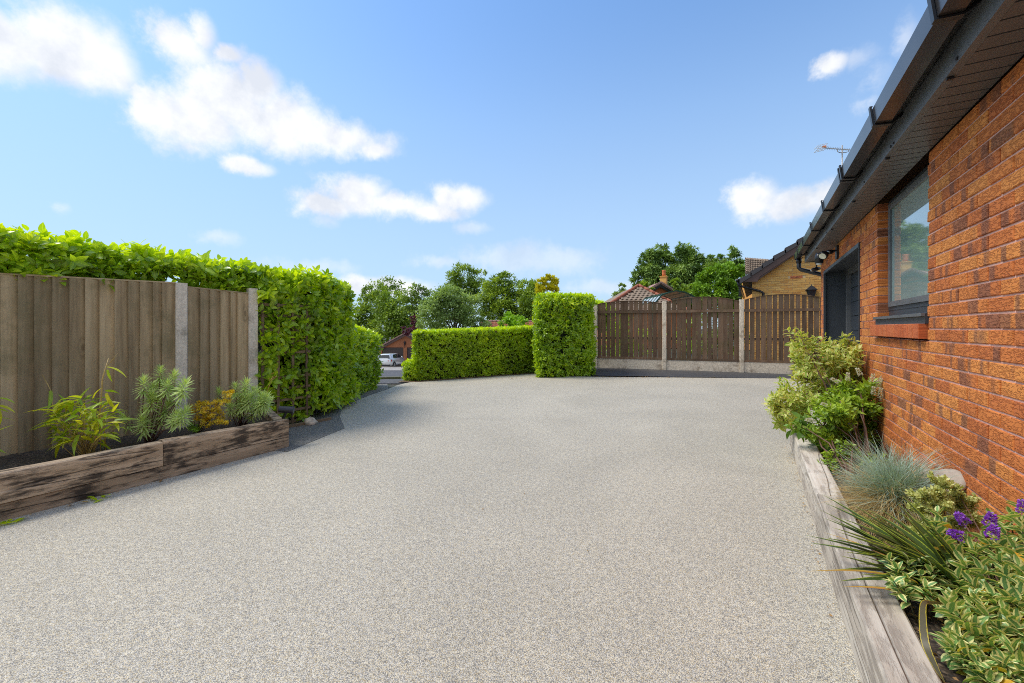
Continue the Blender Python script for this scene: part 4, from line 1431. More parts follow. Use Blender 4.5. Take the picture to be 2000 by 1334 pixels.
# ------------------------------------------------------------------ neighbouring house in buff brick
def build_yellow_house():
    c15, s15 = CT, ST
    P0 = (469 / FP * 13.9, 13.9)

    def G(u, v=0.0, z=0.0):
        """u along the gable, v away behind it"""
        return W(P0[0] + u * c15 + v * s15, P0[1] - u * s15 + v * c15, z)
    r = thing('neighbour_house', 'buff yellow brick gable of the neighbouring bungalow with dark tiled verge and brown bargeboard', 'house', G(0))
    RW = 7.0; ridge = RW / 2; tanp = math.tan(math.radians(35.5)); ze = 2.92

    def roofz(u):
        return ze + (min(u, RW - u)) * tanp + .12
    # core wall
    prof = [(0.0, 0), (RW, 0), (RW, ze), (ridge, ze + ridge * tanp), (0, ze)]
    mb = MB()
    vs = [G(u, .012, z) for u, z in prof] + [G(u, .2, z) for u, z in prof]
    n = 5
    mb.add(vs, [list(range(5)), list(range(5, 10))[::-1]] + [(i, i + 5, (i + 1) % 5 + 5, (i + 1) % 5) for i in range(5)])
    obj('mortar', mb, M_ymortar, r)
    # bricks of the part of the gable that is seen
    M0 = Matrix.Identity(4)
    ax = (G(1) - G(0)).normalized(); ay = (G(0, 1) - G(0)).normalized()
    bm = {}
    cnt = 0; rest = MB()
    for k in range(0, 80):
        z = .05 + k * BH
        off = 0 if k % 2 else -BL / 2
        for i in range(0, int(RW / BL) + 2):
            a = max(0.0, off + i * BL); b = min(RW, off + (i + 1) * BL) - .010
            if b - a < .04:
                continue
            umax = (z + BH - ze) / tanp
            if z + BH > ze:
                a2 = max(a, umax + .0); b2 = min(b, RW - umax)
                if b2 - a2 < .03:
                    continue
                a, b = a2, b2
            if 1.05 < (a + b) / 2 < 1.38 and 2.88 < z + .03 < 2.97:
                continue
            L = round(b - a, 2)
            if z > 2.0 and b < 2.3 and cnt < 300:
                if L not in bm:
                    bm[L] = MB().box(0, L, 0, .02, 0, BH - .010).mesh('brick', M_ybrick)
                M = Matrix((ax, ay, Vector((0, 0, 1)))).transposed().to_4x4()
                p = G(a, random.uniform(-.001, .001), z); M.translation = p
                inst('brick', bm[L], M, r); cnt += 1
            else:
                M = Matrix((ax, ay, Vector((0, 0, 1)))).transposed().to_4x4(); M.translation = G(a, 0, z)
                rest.box(0, b - a, 0, .02, 0, BH - .010, M)
    obj('bricks', rest, M_ybrick, r, kind='stuff')
    # side wall
    obj('side_wall', MB().add([G(0, .2, 0), G(0, 9, 0), G(0, 9, ze), G(0, .2, ze), G(.2, .2, 0), G(.2, 9, 0), G(.2, 9, ze), G(.2, .2, ze)],
                              [(0, 1, 2, 3), (4, 7, 6, 5), (0, 3, 7, 4), (1, 5, 6, 2), (3, 2, 6, 7)]), M_ybrick, r)
    # vent
    v = obj('air_vent', MB().add([G(1.06, -.006, 2.885), G(1.38, -.006, 2.885), G(1.38, -.006, 2.965), G(1.06, -.006, 2.965),
                                  G(1.06, .02, 2.885), G(1.38, .02, 2.885), G(1.38, .02, 2.965), G(1.06, .02, 2.965)],
                                 [(0, 1, 2, 3), (0, 3, 7, 4), (1, 5, 6, 2), (3, 2, 6, 7), (0, 4, 5, 1)]), M_terra, r)
    mb = MB()
    for i in range(9):
        a = 1.09 + i * .031
        mb.add([G(a, -.008, 2.905), G(a + .014, -.008, 2.905), G(a + .014, -.008, 2.945), G(a, -.008, 2.945)], [(0, 1, 2, 3)])
    obj('slot', mb, M_black, v)
    # bargeboard with its boxed foot
    for side in (0, 1):
        uf = (lambda u: u) if side == 0 else (lambda u: RW - u)
        pf = [(-.22, ze - .10 + .02), (.16, ze - .10), (.20, ze + .05), (ridge, ze + ridge * tanp - .13), (ridge, ze + ridge * tanp + .10), (-.24, ze - .24 * tanp + .16)]
        vs = [G(uf(u), -.22, z) for u, z in pf] + [G(uf(u), -.19, z) for u, z in pf]
        obj('bargeboard', MB().add(vs, [list(range(6)), list(range(6, 12))[::-1]] + [(i, i + 6, (i + 1) % 6 + 6, (i + 1) % 6) for i in range(6)]), M_barge, r)
        vs = [G(uf(u), v_, z) for v_ in (-.19, 0.0) for u, z in ((-.2, ze - .06), (.14, ze - .06), (ridge, ze + ridge * tanp - .06), (ridge, ze + ridge * tanp - .03), (-.2, ze + .02))]
        obj('verge_soffit', MB().add(vs, [list(range(5)), list(range(5, 10))[::-1]] + [(i, i + 5, (i + 1) % 5 + 5, (i + 1) % 5) for i in range(5)]), M_barge, r)
    # roof slopes as stepped tile courses; the verge ends show as separate tiles
    rf = obj('roof', MB().add([G(-.3, -.2, ze - .3 * tanp + .20), G(ridge, -.2, ze + ridge * tanp + .20), G(ridge, 9, ze + ridge * tanp + .20), G(-.3, 9, ze - .3 * tanp + .20),
                               G(RW + .3, -.2, ze - .3 * tanp + .20), G(RW + .3, 9, ze - .3 * tanp + .20)], [(0, 3, 2, 1), (1, 2, 5, 4)]), M_tiled, r)
    step = .315
    for side in (0, 1):
        for i in range(12):
            u0 = -.36 + i * step; u1 = u0 + step + .03
            if u0 > ridge:
                break
            uf = (lambda u: u) if side == 0 else (lambda u: RW - u)
            z0 = ze + u0 * tanp + .13; z1 = ze + u1 * tanp + .13
            lift = .05; d = .10
            pf = [(u0, z0 - .02), (u1, z1 - .045), (u1, z1 + d - .02), (u0, z0 + d + lift)]
            vs = [G(uf(a), -.27, b) for a, b in pf] + [G(uf(a), .05, b) for a, b in pf]
            obj('verge_tile', MB().add(vs, [(0, 1, 2, 3), (4, 7, 6, 5), (0, 3, 7, 4), (1, 5, 6, 2), (3, 2, 6, 7), (0, 4, 5, 1)]), M_tiled, rf)
    # gutter running away and its swan-necked downpipe
    obj('gutter', MB().tube([G(-.42, -.2, ze - .02), G(-.42, 9, ze - .02)], .06, 8), M_black, r, smooth=True)
    mb = MB().tube([G(-.40, -.12, ze - .05), G(-.40, -.12, ze - .16), G(-.30, -.12, ze - .22), G(.22, -.06, ze - .40), G(.32, -.05, ze - .46), G(.32, -.05, 0.1)], .038, 8)
    obj('downpipe', mb, M_black, r, smooth=True)
    mb = MB()
    for i in range(9):
        z = ze - .12 - i * .07
        mb.box(-.035, .035, -.03, .03, z - .02, z + .02, Matrix.Translation(G(-.36, -.05, 0)))
    obj('chain', mb, M_black, r)
    # lantern on the wall
    q = G(1.60, -.12, 2.40)
    l = thing('wall_lantern', 'black carriage lantern on the buff brick gable just above the picket fence', 'lantern', q)
    mb = MB()

    def fr(z0, z1, a0, a1, m_=0):
        A = [(-a0, -a0), (a0, -a0), (a0, a0), (-a0, a0)]; B = [(-a1, -a1), (a1, -a1), (a1, a1), (-a1, a1)]
        vs = [q + Vector((x, y, z0)) for x, y in A] + [q + Vector((x, y, z1)) for x, y in B]
        return vs, [(3, 2, 1, 0), (4, 5, 6, 7), (0, 1, 5, 4), (1, 2, 6, 5), (2, 3, 7, 6), (3, 0, 4, 7)]
    obj('cap', MB().add(*fr(.10, .22, .14, .03)).add(*fr(.22, .27, .012, .006)).add(*fr(.085, .10, .145, .145)), M_black, l)
    obj('glass', MB().add(*fr(-.12, .083, .07, .10)), M_glassd, l)
    mb = MB()
    for x, y in ((-1, -1), (1, -1), (1, 1), (-1, 1)):
        mb.bar(q + Vector((x * .075, y * .075, -.12)), q + Vector((x * .105, y * .105, .085)), .014, .014)
    mb.add(*fr(-.15, -.121, .05, .075))
    obj('frame', mb, M_black, l)
    obj('bracket', MB().tube([q + Vector((0, 0, -.15)), q + Vector((0, 0, -.26)), q + ay * .10 + Vector((0, 0, -.30))], .012, 6), M_black, l)
    # patch of another roof and its chimney-like hip behind
    r2 = thing('far_roof_house', 'weathered brown tiled roof peeping over the eaves of the buff brick house', 'house', at(1470, 560, 24))
    Z = 24.0
    a = at(1455, 503, Z); b = at(1500, 498, Z + .6)
    d = (b - a).normalized(); d.z = 0
    vd = (cam.location - a); vd.z = 0; vd.normalize()
    dn = (Vector((0, 0, -1)) + vd * .9).normalized()
    tile_rows(r2, a, d, dn, 14, 7, .13, .17, M_tileb)
    obj('roof_slab', MB().add([a + Vector((0, 0, -.01)), a + d * 3.2 + Vector((0, 0, -.01)), a + d * 3.2 + dn * 1.3, a + dn * 1.3, a + Vector((0, 0, -.1)), a + d * 3.2 + Vector((0, 0, -.1)), a + d * 3.2 + dn * 1.3 + Vector((0, 0, -.1)), a + dn * 1.3 + Vector((0, 0, -.1))],
                              [(0, 1, 2, 3), (4, 7, 6, 5), (0, 3, 7, 4), (1, 5, 6, 2), (3, 2, 6, 7), (0, 4, 5, 1)]), M_tileb, r2)
    w0 = a + dn * 1.25 + Vector((CT, ST, 0)) * 1.1
    obj('wall', MB().box(0, 3.0, 0, 2.0, -w0.z, -.06, Matrix.Translation(w0 + Vector((-ST, CT, 0)) * .3) @ Matrix.Rotation(TH, 4, 'Z')), M_ybrick, r2)
    return G


def tile_rows(root, a, d, dn, nx, ny, w, h, m, clip=None, seed=0, name='roof_tile'):
    """pantile rows: each tile a curved piece; a is the top-left corner, d across, dn down the slope"""
    nrm = dn.cross(d).normalized()
    if nrm.z < 0:
        nrm = -nrm
    n = 4
    vs = []
    for j, (v, e) in enumerate(((0, 0.0), (1.12, .035))):
        for i in range(n + 1):
            t = i / n
            vs.append(Vector((t * w * 1.02, v * h, .022 * math.sin(t * 2 * pi) + e + .01)))
    for i in range(n + 1):
        t = i / n
        vs.append(Vector((t * w * 1.02, 1.12 * h, .022 * math.sin(t * 2 * pi) + .018)))
    fs = [(i, i + 1, n + 2 + i, n + 1 + i) for i in range(n)] + [(n + 1 + i, n + 2 + i, 2 * n + 3 + i, 2 * n + 2 + i) for i in range(n)]
    me = MB().add(vs, fs).mesh(name, m)
    R = Matrix((d, dn, nrm)).transposed().to_4x4()
    for j in range(ny):
        for i in range(nx):
            if clip and not clip((i + .5) * w, (j + .5) * h):
                continue
            M = R.copy(); M.translation = a + d * (i * w + (w / 2 if j % 2 and clip else 0)) + dn * (j * h) + nrm * random.uniform(0, .004)
            inst(name, me, M, root)


GY = build_yellow_house()


def build_antenna():
    # television aerial on the ridge of the buff brick house
    Z = 13.6
    b = at(1645, 392, Z); t = at(1645, 284, Z)
    r = thing('tv_aerial', 'television aerial with grid reflector on a thin mast above the gutter line', 'aerial', b)
    obj('mast', MB().tube([b - Vector((0, 0, .6)), t], .02, 8), M_metal, r, smooth=True)
    p0 = at(1612, 289, Z); p1 = at(1663, 293, Z - .2)
    obj('boom', MB().bar(p0, p1, .022, .022), M_metal, r)
    mb = MB()
    d = (p1 - p0).normalized(); n = d.cross(Vector((0, 0, 1))).normalized()
    for i in range(15):
        p = p0 + (p1 - p0) * (i + .6) / 15
        mb.tube([p - n * .05 + Vector((0, 0, -.03)), p + n * .05 + Vector((0, 0, .03))], .005, 4)
        mb.tube([p - n * .05 + Vector((0, 0, .03)), p + n * .05 + Vector((0, 0, -.03))], .005, 4)
    obj('elements', mb, M_metal, r)
    # corner reflector
    c = at(1603, 288, Z + .0)
    for s in (-1, 1):
        mb = MB()
        e0 = at(1612, 287, Z)
        for k in range(4):
            q = e0 + (at(1594, 291 + 2 * s, Z) - e0) * (k / 3) + Vector((0, 0, s * .05 * (1 + k * .25)))
            mb.bar(q - n * .16, q + n * .16, .012, .012)
        for kk in (-1, 0, 1):
            mb.bar(e0 + n * .15 * kk + Vector((0, 0, s * .05)), at(1594, 291 + 2 * s, Z) + n * .15 * kk + Vector((0, 0, s * .09)), .01, .01)
        obj('reflector', mb, M_white, r)
    obj('cradle', MB().tube([at(1635, 291, Z), at(1636, 296, Z), at(1640, 298, Z), at(1652, 298, Z), at(1657, 296, Z), at(1658, 292, Z)], .012, 6), M_metal, r)
    obj('dipole', MB().box(-.05, .05, -.03, .03, -.03, .03, Matrix.Translation(at(1610, 287, Z))), M_terra, r)


build_antenna()


# ------------------------------------------------------------------ houses beyond the picket fence
def build_hip_house():
    Z = 28.0
    ap = at(1247, 558, Z + 1.2)
    r = thing('hipped_roof_house', 'low house with a brown pantiled hipped roof edged in red ridge tiles', 'house', (ap.x, ap.y, 0))
    R = Vector((CT, ST, 0)); B = Vector((-ST, CT, 0))
    c = W(ap.x * CT + ap.y * ST, Z, 0)
    H = ap.z; E = 2.35
    L = ap - R * 3.35; L = Vector((L.x, L.y, 0)) - B * 2.6; L.z = E
    Rr = ap + R * 2.55; Rr = Vector((Rr.x, Rr.y, 0)) - B * 2.6; Rr.z = E
    L2 = L + B * 8; R2 = Rr + B * 8
    rb = ap + B * 4
    tris = [(L, Rr, ap), (Rr, R2, rb, ap), (R2, L2, rb), (L2, L, ap, rb)]
    mb = MB()
    for t in tris:
        mb.add([p - Vector((0, 0, .03)) for p in t], [list(range(len(t)))])
    obj('roof', mb, M_tileb, r)
    # tiles on the face towards us
    dn = ((L + Rr) / 2 - ap); dn = (dn - R * dn.dot(R)).normalized()
    slope = (L - ap).dot(dn)
    w, h = .30, .26
    ny = int(slope / h); nx = int((L - Rr).length / w) + 1

    def clip(x, y):
        k = y / slope
        return -3.35 * k + .12 < x - 3.4 < 2.55 * k - .12
    tile_rows(r, ap - R * 3.4 + Vector((0, 0, .02)), R, dn, nx, ny, w, h, M_tileb, clip=clip)
    for a, b in ((ap, L), (ap, Rr)):
        d = b - a; n = int(d.length / .42)
        for i in range(n):
            p = a + d * (i / n); q = a + d * ((i + 1.08) / n)
            obj('ridge_tile', MB().tube([p + Vector((0, 0, .05)), q + Vector((0, 0, .035))], [.10, .115], 8), M_tiler, r, smooth=True)
    mb = MB()
    mb.prism([(p.x, p.y) for p in ((L + R * .3 + B * .3), (Rr - R * .3 + B * .3), (R2 - R * .3 - B * .3), (L2 + R * .3 - B * .3))], 0, E - .03)
    obj('wall', mb, M_rbrick, r)


def build_gable_house():
    Z = 36.0
    ap = at(1287.6, 552, Z)
    R = Vector((CT, ST, 0)); B = Vector((-ST, CT, 0))
    r = thing('red_gable_house', 'orange-red brick gable with dark bargeboards and a chimney behind the hipped roof', 'house', (ap.x, ap.y, 0))
    t = math.tan(math.radians(31)); hw = 3.6
    def g(u, v, z):
        p = Vector((ap.x, ap.y, 0)) + R * u + B * v; p.z = z; return p
    H = ap.z; E = H - hw * t
    pf = [(-hw + .3, 0), (hw - .3, 0), (hw - .3, E), (0, H - .2), (-hw + .3, E)]
    vs = [g(u, 0, z) for u, z in pf] + [g(u, 8, z) for u, z in pf]
    obj('wall', MB().add(vs, [list(range(5))[::-1], list(range(5, 10))] + [(i, i + 5, (i + 1) % 5 + 5, (i + 1) % 5) for i in range(5)]), M_rbrick, r)
    for s in (-1, 1):
        vs = [g(0, v, H - b_) for v, b_ in ((-.3, .18), (-.3, .42), (-.25, .42), (-.25, .18))] + [g(s * hw, v, E - b_) for v, b_ in ((-.3, .18), (-.3, .42), (-.25, .42), (-.25, .18))]
        obj('bargeboard', MB().add(vs, [(0, 1, 2, 3), (4, 7, 6, 5), (0, 4, 5, 1), (1, 5, 6, 2), (2, 6, 7, 3), (3, 7, 4, 0)]), M_black, r)
        vs = [g(0, -.35, H), g(0, 8, H), g(s * hw, 8, E), g(s * hw, -.35, E), g(0, -.35, H - .17), g(0, 8, H - .17), g(s * hw, 8, E - .17), g(s * hw, -.35, E - .17)]
        rf = obj('roof', MB().add(vs, [(0, 1, 2, 3), (4, 7, 6, 5), (0, 3, 7, 4), (1, 5, 6, 2), (3, 2, 6, 7)]), M_tilep, r)
        n = 13
        for i in range(n):
            a = i / n; b = (i + 1.1) / n
            p, q = g(s * hw * a, -.40, H - hw * t * a), g(s * hw * b, -.40, H - hw * t * b)
            obj('verge_tile', MB().bar(p, q, .12, .14), M_tilep, rf)
    # chimney
    c = at(1296.5, 557, Z + 1.2)
    ch = obj('chimney', MB().box(-.26, .26, -.26, .26, -1.0, .72, Matrix.Translation(c)).box(-.31, .31, -.31, .31, .72, .80, Matrix.Translation(c)), M_ybrick, r)
    obj('chimney_pot', MB().tube([c + Vector((0, 0, .80)), c + Vector((0, 0, 1.0)), c + Vector((0, 0, 1.25)), c + Vector((0, 0, 1.32))], [.17, .15, .15, .17], 10), M_terra, ch, smooth=True)


def build_greenhouse():
    Z = 20.0
    pf = [(1281, 590), (1293, 576), (1310, 570.5), (1320, 568), (1337, 570.5), (1351, 576.5), (1366, 588)]
    R = Vector((CT, ST, 0)); B = Vector((-ST, CT, 0))
    fr = [at(x, y, Z) for x, y in pf]
    o = Vector((fr[3].x, fr[3].y, 0))
    r = thing('greenhouse', 'dark green framed greenhouse roof showing above the middle picket panel', 'greenhouse', o)
    lo0 = Vector((fr[0].x, fr[0].y, .05)); lo1 = Vector((fr[-1].x, fr[-1].y, .05))
    path = [lo0 - R * .0] + fr + [lo1]
    D = 2.6
    for v in (0, D):
        mb = MB()
        for a, b in zip(path[:-1], path[1:]):
            mb.bar(a + B * v, b + B * v, .06, .06)
        obj('end_frame', mb, M_green, r)
    for i, p in enumerate(fr):
        obj('purlin', MB().bar(p, p + B * D, .045, .045), M_green, r)
    for k in range(1, 5):
        mb = MB()
        for a, b in zip(path[:-1], path[1:]):
            mb.bar(a + B * D * k / 5, b + B * D * k / 5, .03, .03)
        obj('glazing_bar', mb, M_green, r)
    for a, b in zip(fr[:-1], fr[1:]):
        for k in range(5):
            v0, v1 = D * (k + .05) / 5, D * (k + .95) / 5
            e = (b - a) * .06
            q = Vector((0, 0, -.012))
            vs = [a + e + B * v0 + q, b - e + B * v0 + q, b - e + B * v1 + q, a + e + B * v1 + q]
            vs += [p - Vector((0, 0, .005)) for p in vs]
            obj('pane', MB().add(vs, [(0, 1, 2, 3), (4, 7, 6, 5), (0, 4, 5, 1), (1, 5, 6, 2), (2, 6, 7, 3), (3, 7, 4, 0)]), M_pane, r)
    for v in (.0,):
        for i in range(4):
            a = lo0.lerp(lo1, (i + .5) / 4)
            zt = 2.3
            obj('stud', MB().bar(a, Vector((a.x, a.y, zt)), .03, .03), M_green, r)


build_hip_house(); build_gable_house(); build_greenhouse()


# ------------------------------------------------------------------ beyond the long hedge
def build_red_roof():
    Z = 40.0
    a = at(938, 628, Z); b = at(1052, 629.5, Z)
    g0 = -drop(a.x, Z) if False else -2.4
    R = (b - a).normalized(); R.z = 0; R.normalize(); B = Vector((-ST, CT, 0))
    r = thing('red_roof_house', 'low house with a dull red tiled roof just above the long hedge', 'house', (a.x, a.y, g0))
    dn = (Vector((0, 0, -1)) - B * 1.5).normalized()
    w, h = .33, .30
    tile_rows(r, a, R, dn, 18, 5, w, h, M_tiler)
    L = (b - a).length
    vs = [a - Vector((0, 0, .03)), a + R * L - Vector((0, 0, .03)), a + R * L + dn * 3.4 - Vector((0, 0, .03)), a + dn * 3.4 - Vector((0, 0, .03))]
    back = [a + R * L + (Vector((0, 0, -1)) + B * 1.5).normalized() * 3.4, a + (Vector((0, 0, -1)) + B * 1.5).normalized() * 3.4]
    obj('roof', MB().add(vs + back, [(0, 3, 2, 1), (0, 1, 4, 5), (0, 5, 3), (1, 2, 4)]), M_tiler, r)
    mb = MB()
    for i in range(14):
        mb.tube([a + R * L * i / 14 + Vector((0, 0, .02)), a + R * L * (i + 1.05) / 14 + Vector((0, 0, .03))], .10, 6)
    obj('ridge', mb, M_tilep, r, smooth=True)
    f = a + dn * 3.2
    obj('wall', MB().box(.1, L - .1, .15, 4.8, g0 - f.z, -.05, Matrix.Translation(f) @ Matrix.Rotation(TH, 4, 'Z')), M_rbrick, r)


def build_garage():
    Z = 48.0; g0 = -3.12
    R = Vector((CT, ST, 0)); B = Vector((-ST, CT, 0))
    c = W((793 - 1000) / FP * Z, Z, 0)
    r = thing('red_brick_garage', 'orange-red brick double garage with brown doors behind the silver car', 'garage', (c.x, c.y, g0))
    t = math.tan(math.radians(28)); hw = 3.1
    H = HC + (HY - 650) * Z / FP; E = H - hw * t

    def g(u, v, z):
        p = c + R * u + B * v; p.z = z; return p
    # front wall built round the two door openings
    dz = HC + (HY - 678.5) * Z / FP
    da, db = -2.75, -.30
    mb = MB()
    def blk(u0, u1, z0, z1):
        vs = [g(u, v, z) for v in (0, .25) for u, z in ((u0, z0), (u1, z0), (u1, z1), (u0, z1))]
        mb.add(vs, [(3, 2, 1, 0), (4, 5, 6, 7), (0, 1, 5, 4), (1, 2, 6, 5), (2, 3, 7, 6), (3, 0, 4, 7)])
    blk(-hw, da, g0, dz); blk(db, .10, g0, dz); blk(2.55, hw, g0, dz)
    pf = [(-hw, dz), (hw, dz), (hw, E), (0, H - .12), (-hw, E)]
    vs = [g(u, 0, z) for u, z in pf] + [g(u, .25, z) for u, z in pf]
    mb.add(vs, [list(range(5))[::-1], list(range(5, 10))] + [(i, i + 5, (i + 1) % 5 + 5, (i + 1) % 5) for i in range(5)])
    mb.add([g(-hw, .25, g0), g(-hw, 6, g0), g(-hw, 6, E), g(-hw, .25, E)], [(0, 1, 2, 3)])
    mb.add([g(hw, .25, g0), g(hw, 6, g0), g(hw, 6, E), g(hw, .25, E)], [(3, 2, 1, 0)])
    obj('wall', mb, M_rbrick, r)
    for a, b in ((da, db), (.10, 2.55)):
        dr = obj('garage_door', MB().add([g(a, .12, g0), g(b, .12, g0), g(b, .12, dz), g(a, .12, dz), g(a, .2, g0), g(b, .2, g0), g(b, .2, dz), g(a, .2, dz)],
                                         [(3, 2, 1, 0), (4, 5, 6, 7), (0, 3, 7, 4), (1, 5, 6, 2)]), M_door, r)
        for i in range(8):
            z0 = g0 + (dz - g0) * i / 8
            obj('door_panel', MB().add([g(a + .04, .10, z0 + .02), g(b - .04, .10, z0 + .02), g(b - .04, .10, z0 + .25), g(a + .04, .10, z0 + .25),
                                        g(a + .04, .118, z0 + .02), g(b - .04, .118, z0 + .02), g(b - .04, .118, z0 + .25), g(a + .04, .118, z0 + .25)],
                                       [(3, 2, 1, 0), (0, 1, 5, 4), (3, 7, 6, 2), (0, 4, 7, 3), (1, 2, 6, 5)]), M_door, dr)
    for s in (-1, 1):
        vs = [g(0, -.3, H), g(0, 6.2, H), g(s * (hw + .35), 6.2, E - .35 * t), g(s * (hw + .35), -.3, E - .35 * t)]
        vs += [p - Vector((0, 0, .12)) for p in vs]
        rf = obj('roof', MB().add(vs, [(0, 1, 2, 3), (4, 7, 6, 5), (0, 3, 7, 4), (1, 5, 6, 2), (3, 2, 6, 7)]), M_tiled, r)
        for i in range(11):
            a = i / 11; b = (i + 1.08) / 11; q = hw + .35
            obj('verge_tile', MB().bar(g(s * q * a, -.34, H + .02 - q * t * a), g(s * q * b, -.34, H - .01 - q * t * b), .1, .12), M_tilep, rf)
        vs = [g(0, -.28, H - .13), g(s * (hw + .35), -.28, E - .35 * t - .13), g(s * (hw + .35), -.28, E - .35 * t - .36), g(0, -.28, H - .36)]
        vs += [p + B * .04 for p in vs]
        obj('bargeboard', MB().add(vs, [(0, 1, 2, 3), (4, 7, 6, 5), (0, 4, 5, 1), (2, 6, 7, 3), (1, 5, 6, 2)]), M_barge, r)
    q = g(-.12, -.12, HC + (HY - 671) * Z / FP)
    l = thing('wall_lantern', 'small black lantern on the brick pier of the far garage', 'lantern', q)
    obj('body', MB().tube([q + Vector((0, 0, -.22)), q + Vector((0, 0, -.05)), q + Vector((0, 0, .12)), q + Vector((0, 0, .3))], [.05, .08, .14, .01], 6), M_black, l)
    obj('bracket', MB().tube([q + Vector((0, 0, -.2)), q + Vector((0, 0, -.45)), q + B * .1 + Vector((0, 0, -.45))], .03, 5), M_black, l)


build_red_roof(); build_garage()


def build_car():
    """silver hatchback seen from behind its right rear corner"""
    L, Wd, H = 3.95, 1.68, 1.48
    hd = math.radians(6)          # heading, clockwise from straight ahead of the camera
    cX, cZ = -12.62, 43.6
    g0 = -drop(cX, cZ)
    M = Matrix.Translation(W(cX, cZ, g0)) @ Matrix.Rotation(TH - hd, 4, 'Z')   # car +Y = forward
    r = thing('parked_car', 'silver hatchback parked in front of the far brick garage', 'car', M.translation)
    # cross-sections along the length: y, half width low, belt half width, sill z, belt z, roof half width, roof z
    S = [(-1.96, .62, .66, .42, .80, .55, .84), (-1.90, .74, .76, .32, .90, .58, 1.05), (-1.72, .80, .80, .28, .97, .56, 1.38), (-1.45, .82, .82, .26, .98, .57, 1.44),
         (-1.0, .83, .84, .24, .97, .58, 1.475), (-.3, .83, .84, .24, .95, .59, 1.48), (.25, .83, .84, .24, .93, .57, 1.43), (.75, .83, .83, .24, .91, .55, 1.18),
         (1.05, .82, .82, .25, .88, .60, .93), (1.55, .80, .80, .28, .80, .62, .84), (1.85, .72, .74, .30, .68, .58, .72), (1.97, .56, .60, .36, .55, .45, .58)]
    vs = []; rings = []
    for (y, wl, wb, zs, zb, wr, zr) in S:
        ring = [(-wl * .9, zs), (-wl, zs + .12), (-wb, zb - .15), (-wb * .985, zb), (-wr, zr - .05), (-wr * .7, zr), (wr * .7, zr), (wr, zr - .05), (wb * .985, zb), (wb, zb - .15), (wl, zs + .12), (wl * .9, zs)]
        vs += [M @ Vector((x, y, z)) for x, z in ring]
    n = 12; mb = MB(); fs = []; mi = []
    for i in range(len(S) - 1):
        for k in range(n):
            fs.append((i * n + k, i * n + (k + 1) % n, (i + 1) * n + (k + 1) % n, (i + 1) * n + k))
            glass = k in (3, 7) and 2 <= i <= 7
            mi.append(0)
    fs += [tuple(range(n))[::-1], tuple((len(S) - 1) * n + k for k in range(n))]
    mb.add(vs, fs)
    body = obj('body', mb, M_silver, r, smooth=True)
    def sidepoly(x_of, pts, name, m, th=.012):
        vs = []
        for s_ in (0, th):
            for (y, z) in pts:
                x = x_of(y, z)
                vs.append(M @ Vector((x + s_ * (1 if x > 0 else -1), y, z)))
        k = len(pts)
        return obj(name, MB().add(vs, [list(range(k)), list(range(k, 2 * k))[::-1]] + [(i, i + k, (i + 1) % k + k, (i + 1) % k) for i in range(k)]), m, r)
    for s_ in (1, -1):
        xo = lambda y, z: s_ * (.832 - (z - .96) * .56 + .006)
        sidepoly(xo, [(-1.38, 1.06), (-.62, 1.0), (-.62, 1.37), (-1.12, 1.36)], 'side_window', M_glassd)
        sidepoly(xo, [(-.56, 1.0), (.86, .96), (.30, 1.32), (-.56, 1.37)], 'side_window', M_glassd)
    # rear window, rear lights, plate
    def rear(pts, name, m, dy=-.02):
        vs = [M @ Vector((x, y + dy, z)) for x, y, z in pts] + [M @ Vector((x, y + dy + .02, z)) for x, y, z in pts]
        k = len(pts)
        obj(name, MB().add(vs, [list(range(k)), list(range(k, 2 * k))[::-1]] + [(i, i + k, (i + 1) % k + k, (i + 1) % k) for i in range(k)]), m, r)
    rear([(-.62, -1.88, 1.02), (.62, -1.88, 1.02), (.50, -1.75, 1.36), (-.50, -1.75, 1.36)], 'rear_window', M_glassd, -.03)
    for s_ in (1, -1):
        rear([(s_ * .80, -1.60, .94), (s_ * .78, -1.86, .90), (s_ * .42, -1.95, .82), (s_ * .46, -1.95, .74), (s_ * .80, -1.86, .72)], 'tail_light', M_red, -.03)
    rear([(-.26, -1.98, .56), (.26, -1.98, .56), (.26, -1.98, .67), (-.26, -1.98, .67)], 'number_plate', M_white, -.01)
    rear([(-.7, -1.97, .30), (.7, -1.97, .30), (.72, -1.95, .42), (-.72, -1.95, .42)], 'bumper_insert', M_rubber, -.01)
    for s_ in (1, -1):
        for y in (-1.22, 1.28):
            c = M @ Vector((s_ * .74, y, .31)); axv = (M.to_3x3() @ Vector((1, 0, 0))).normalized()
            w = obj('wheel', MB().tube([c - axv * .10, c - axv * .10, c + axv * .10], [.29, .31, .31], 20), M_rubber, r)
            obj('rim', MB().tube([c + axv * s_ * .101, c + axv * s_ * .112], [.21, .19], 14), M_metal, w)
        sidepoly(lambda y, z: s_ * .842, [(-1.60, .25), (-1.56, .50), (-1.42, .64), (-1.22, .69), (-1.02, .64), (-.88, .50), (-.84, .25)], 'wheel_arch', M_rubber, .004)
        mp = M @ Vector((s_ * .93, .62, 1.0))
        obj('door_mirror', MB().tube([mp - Vector((0, 0, .07)), mp, mp + Vector((0, 0, .07))], [.04, .09, .05], 8), M_silver, r, smooth=True)


build_car()

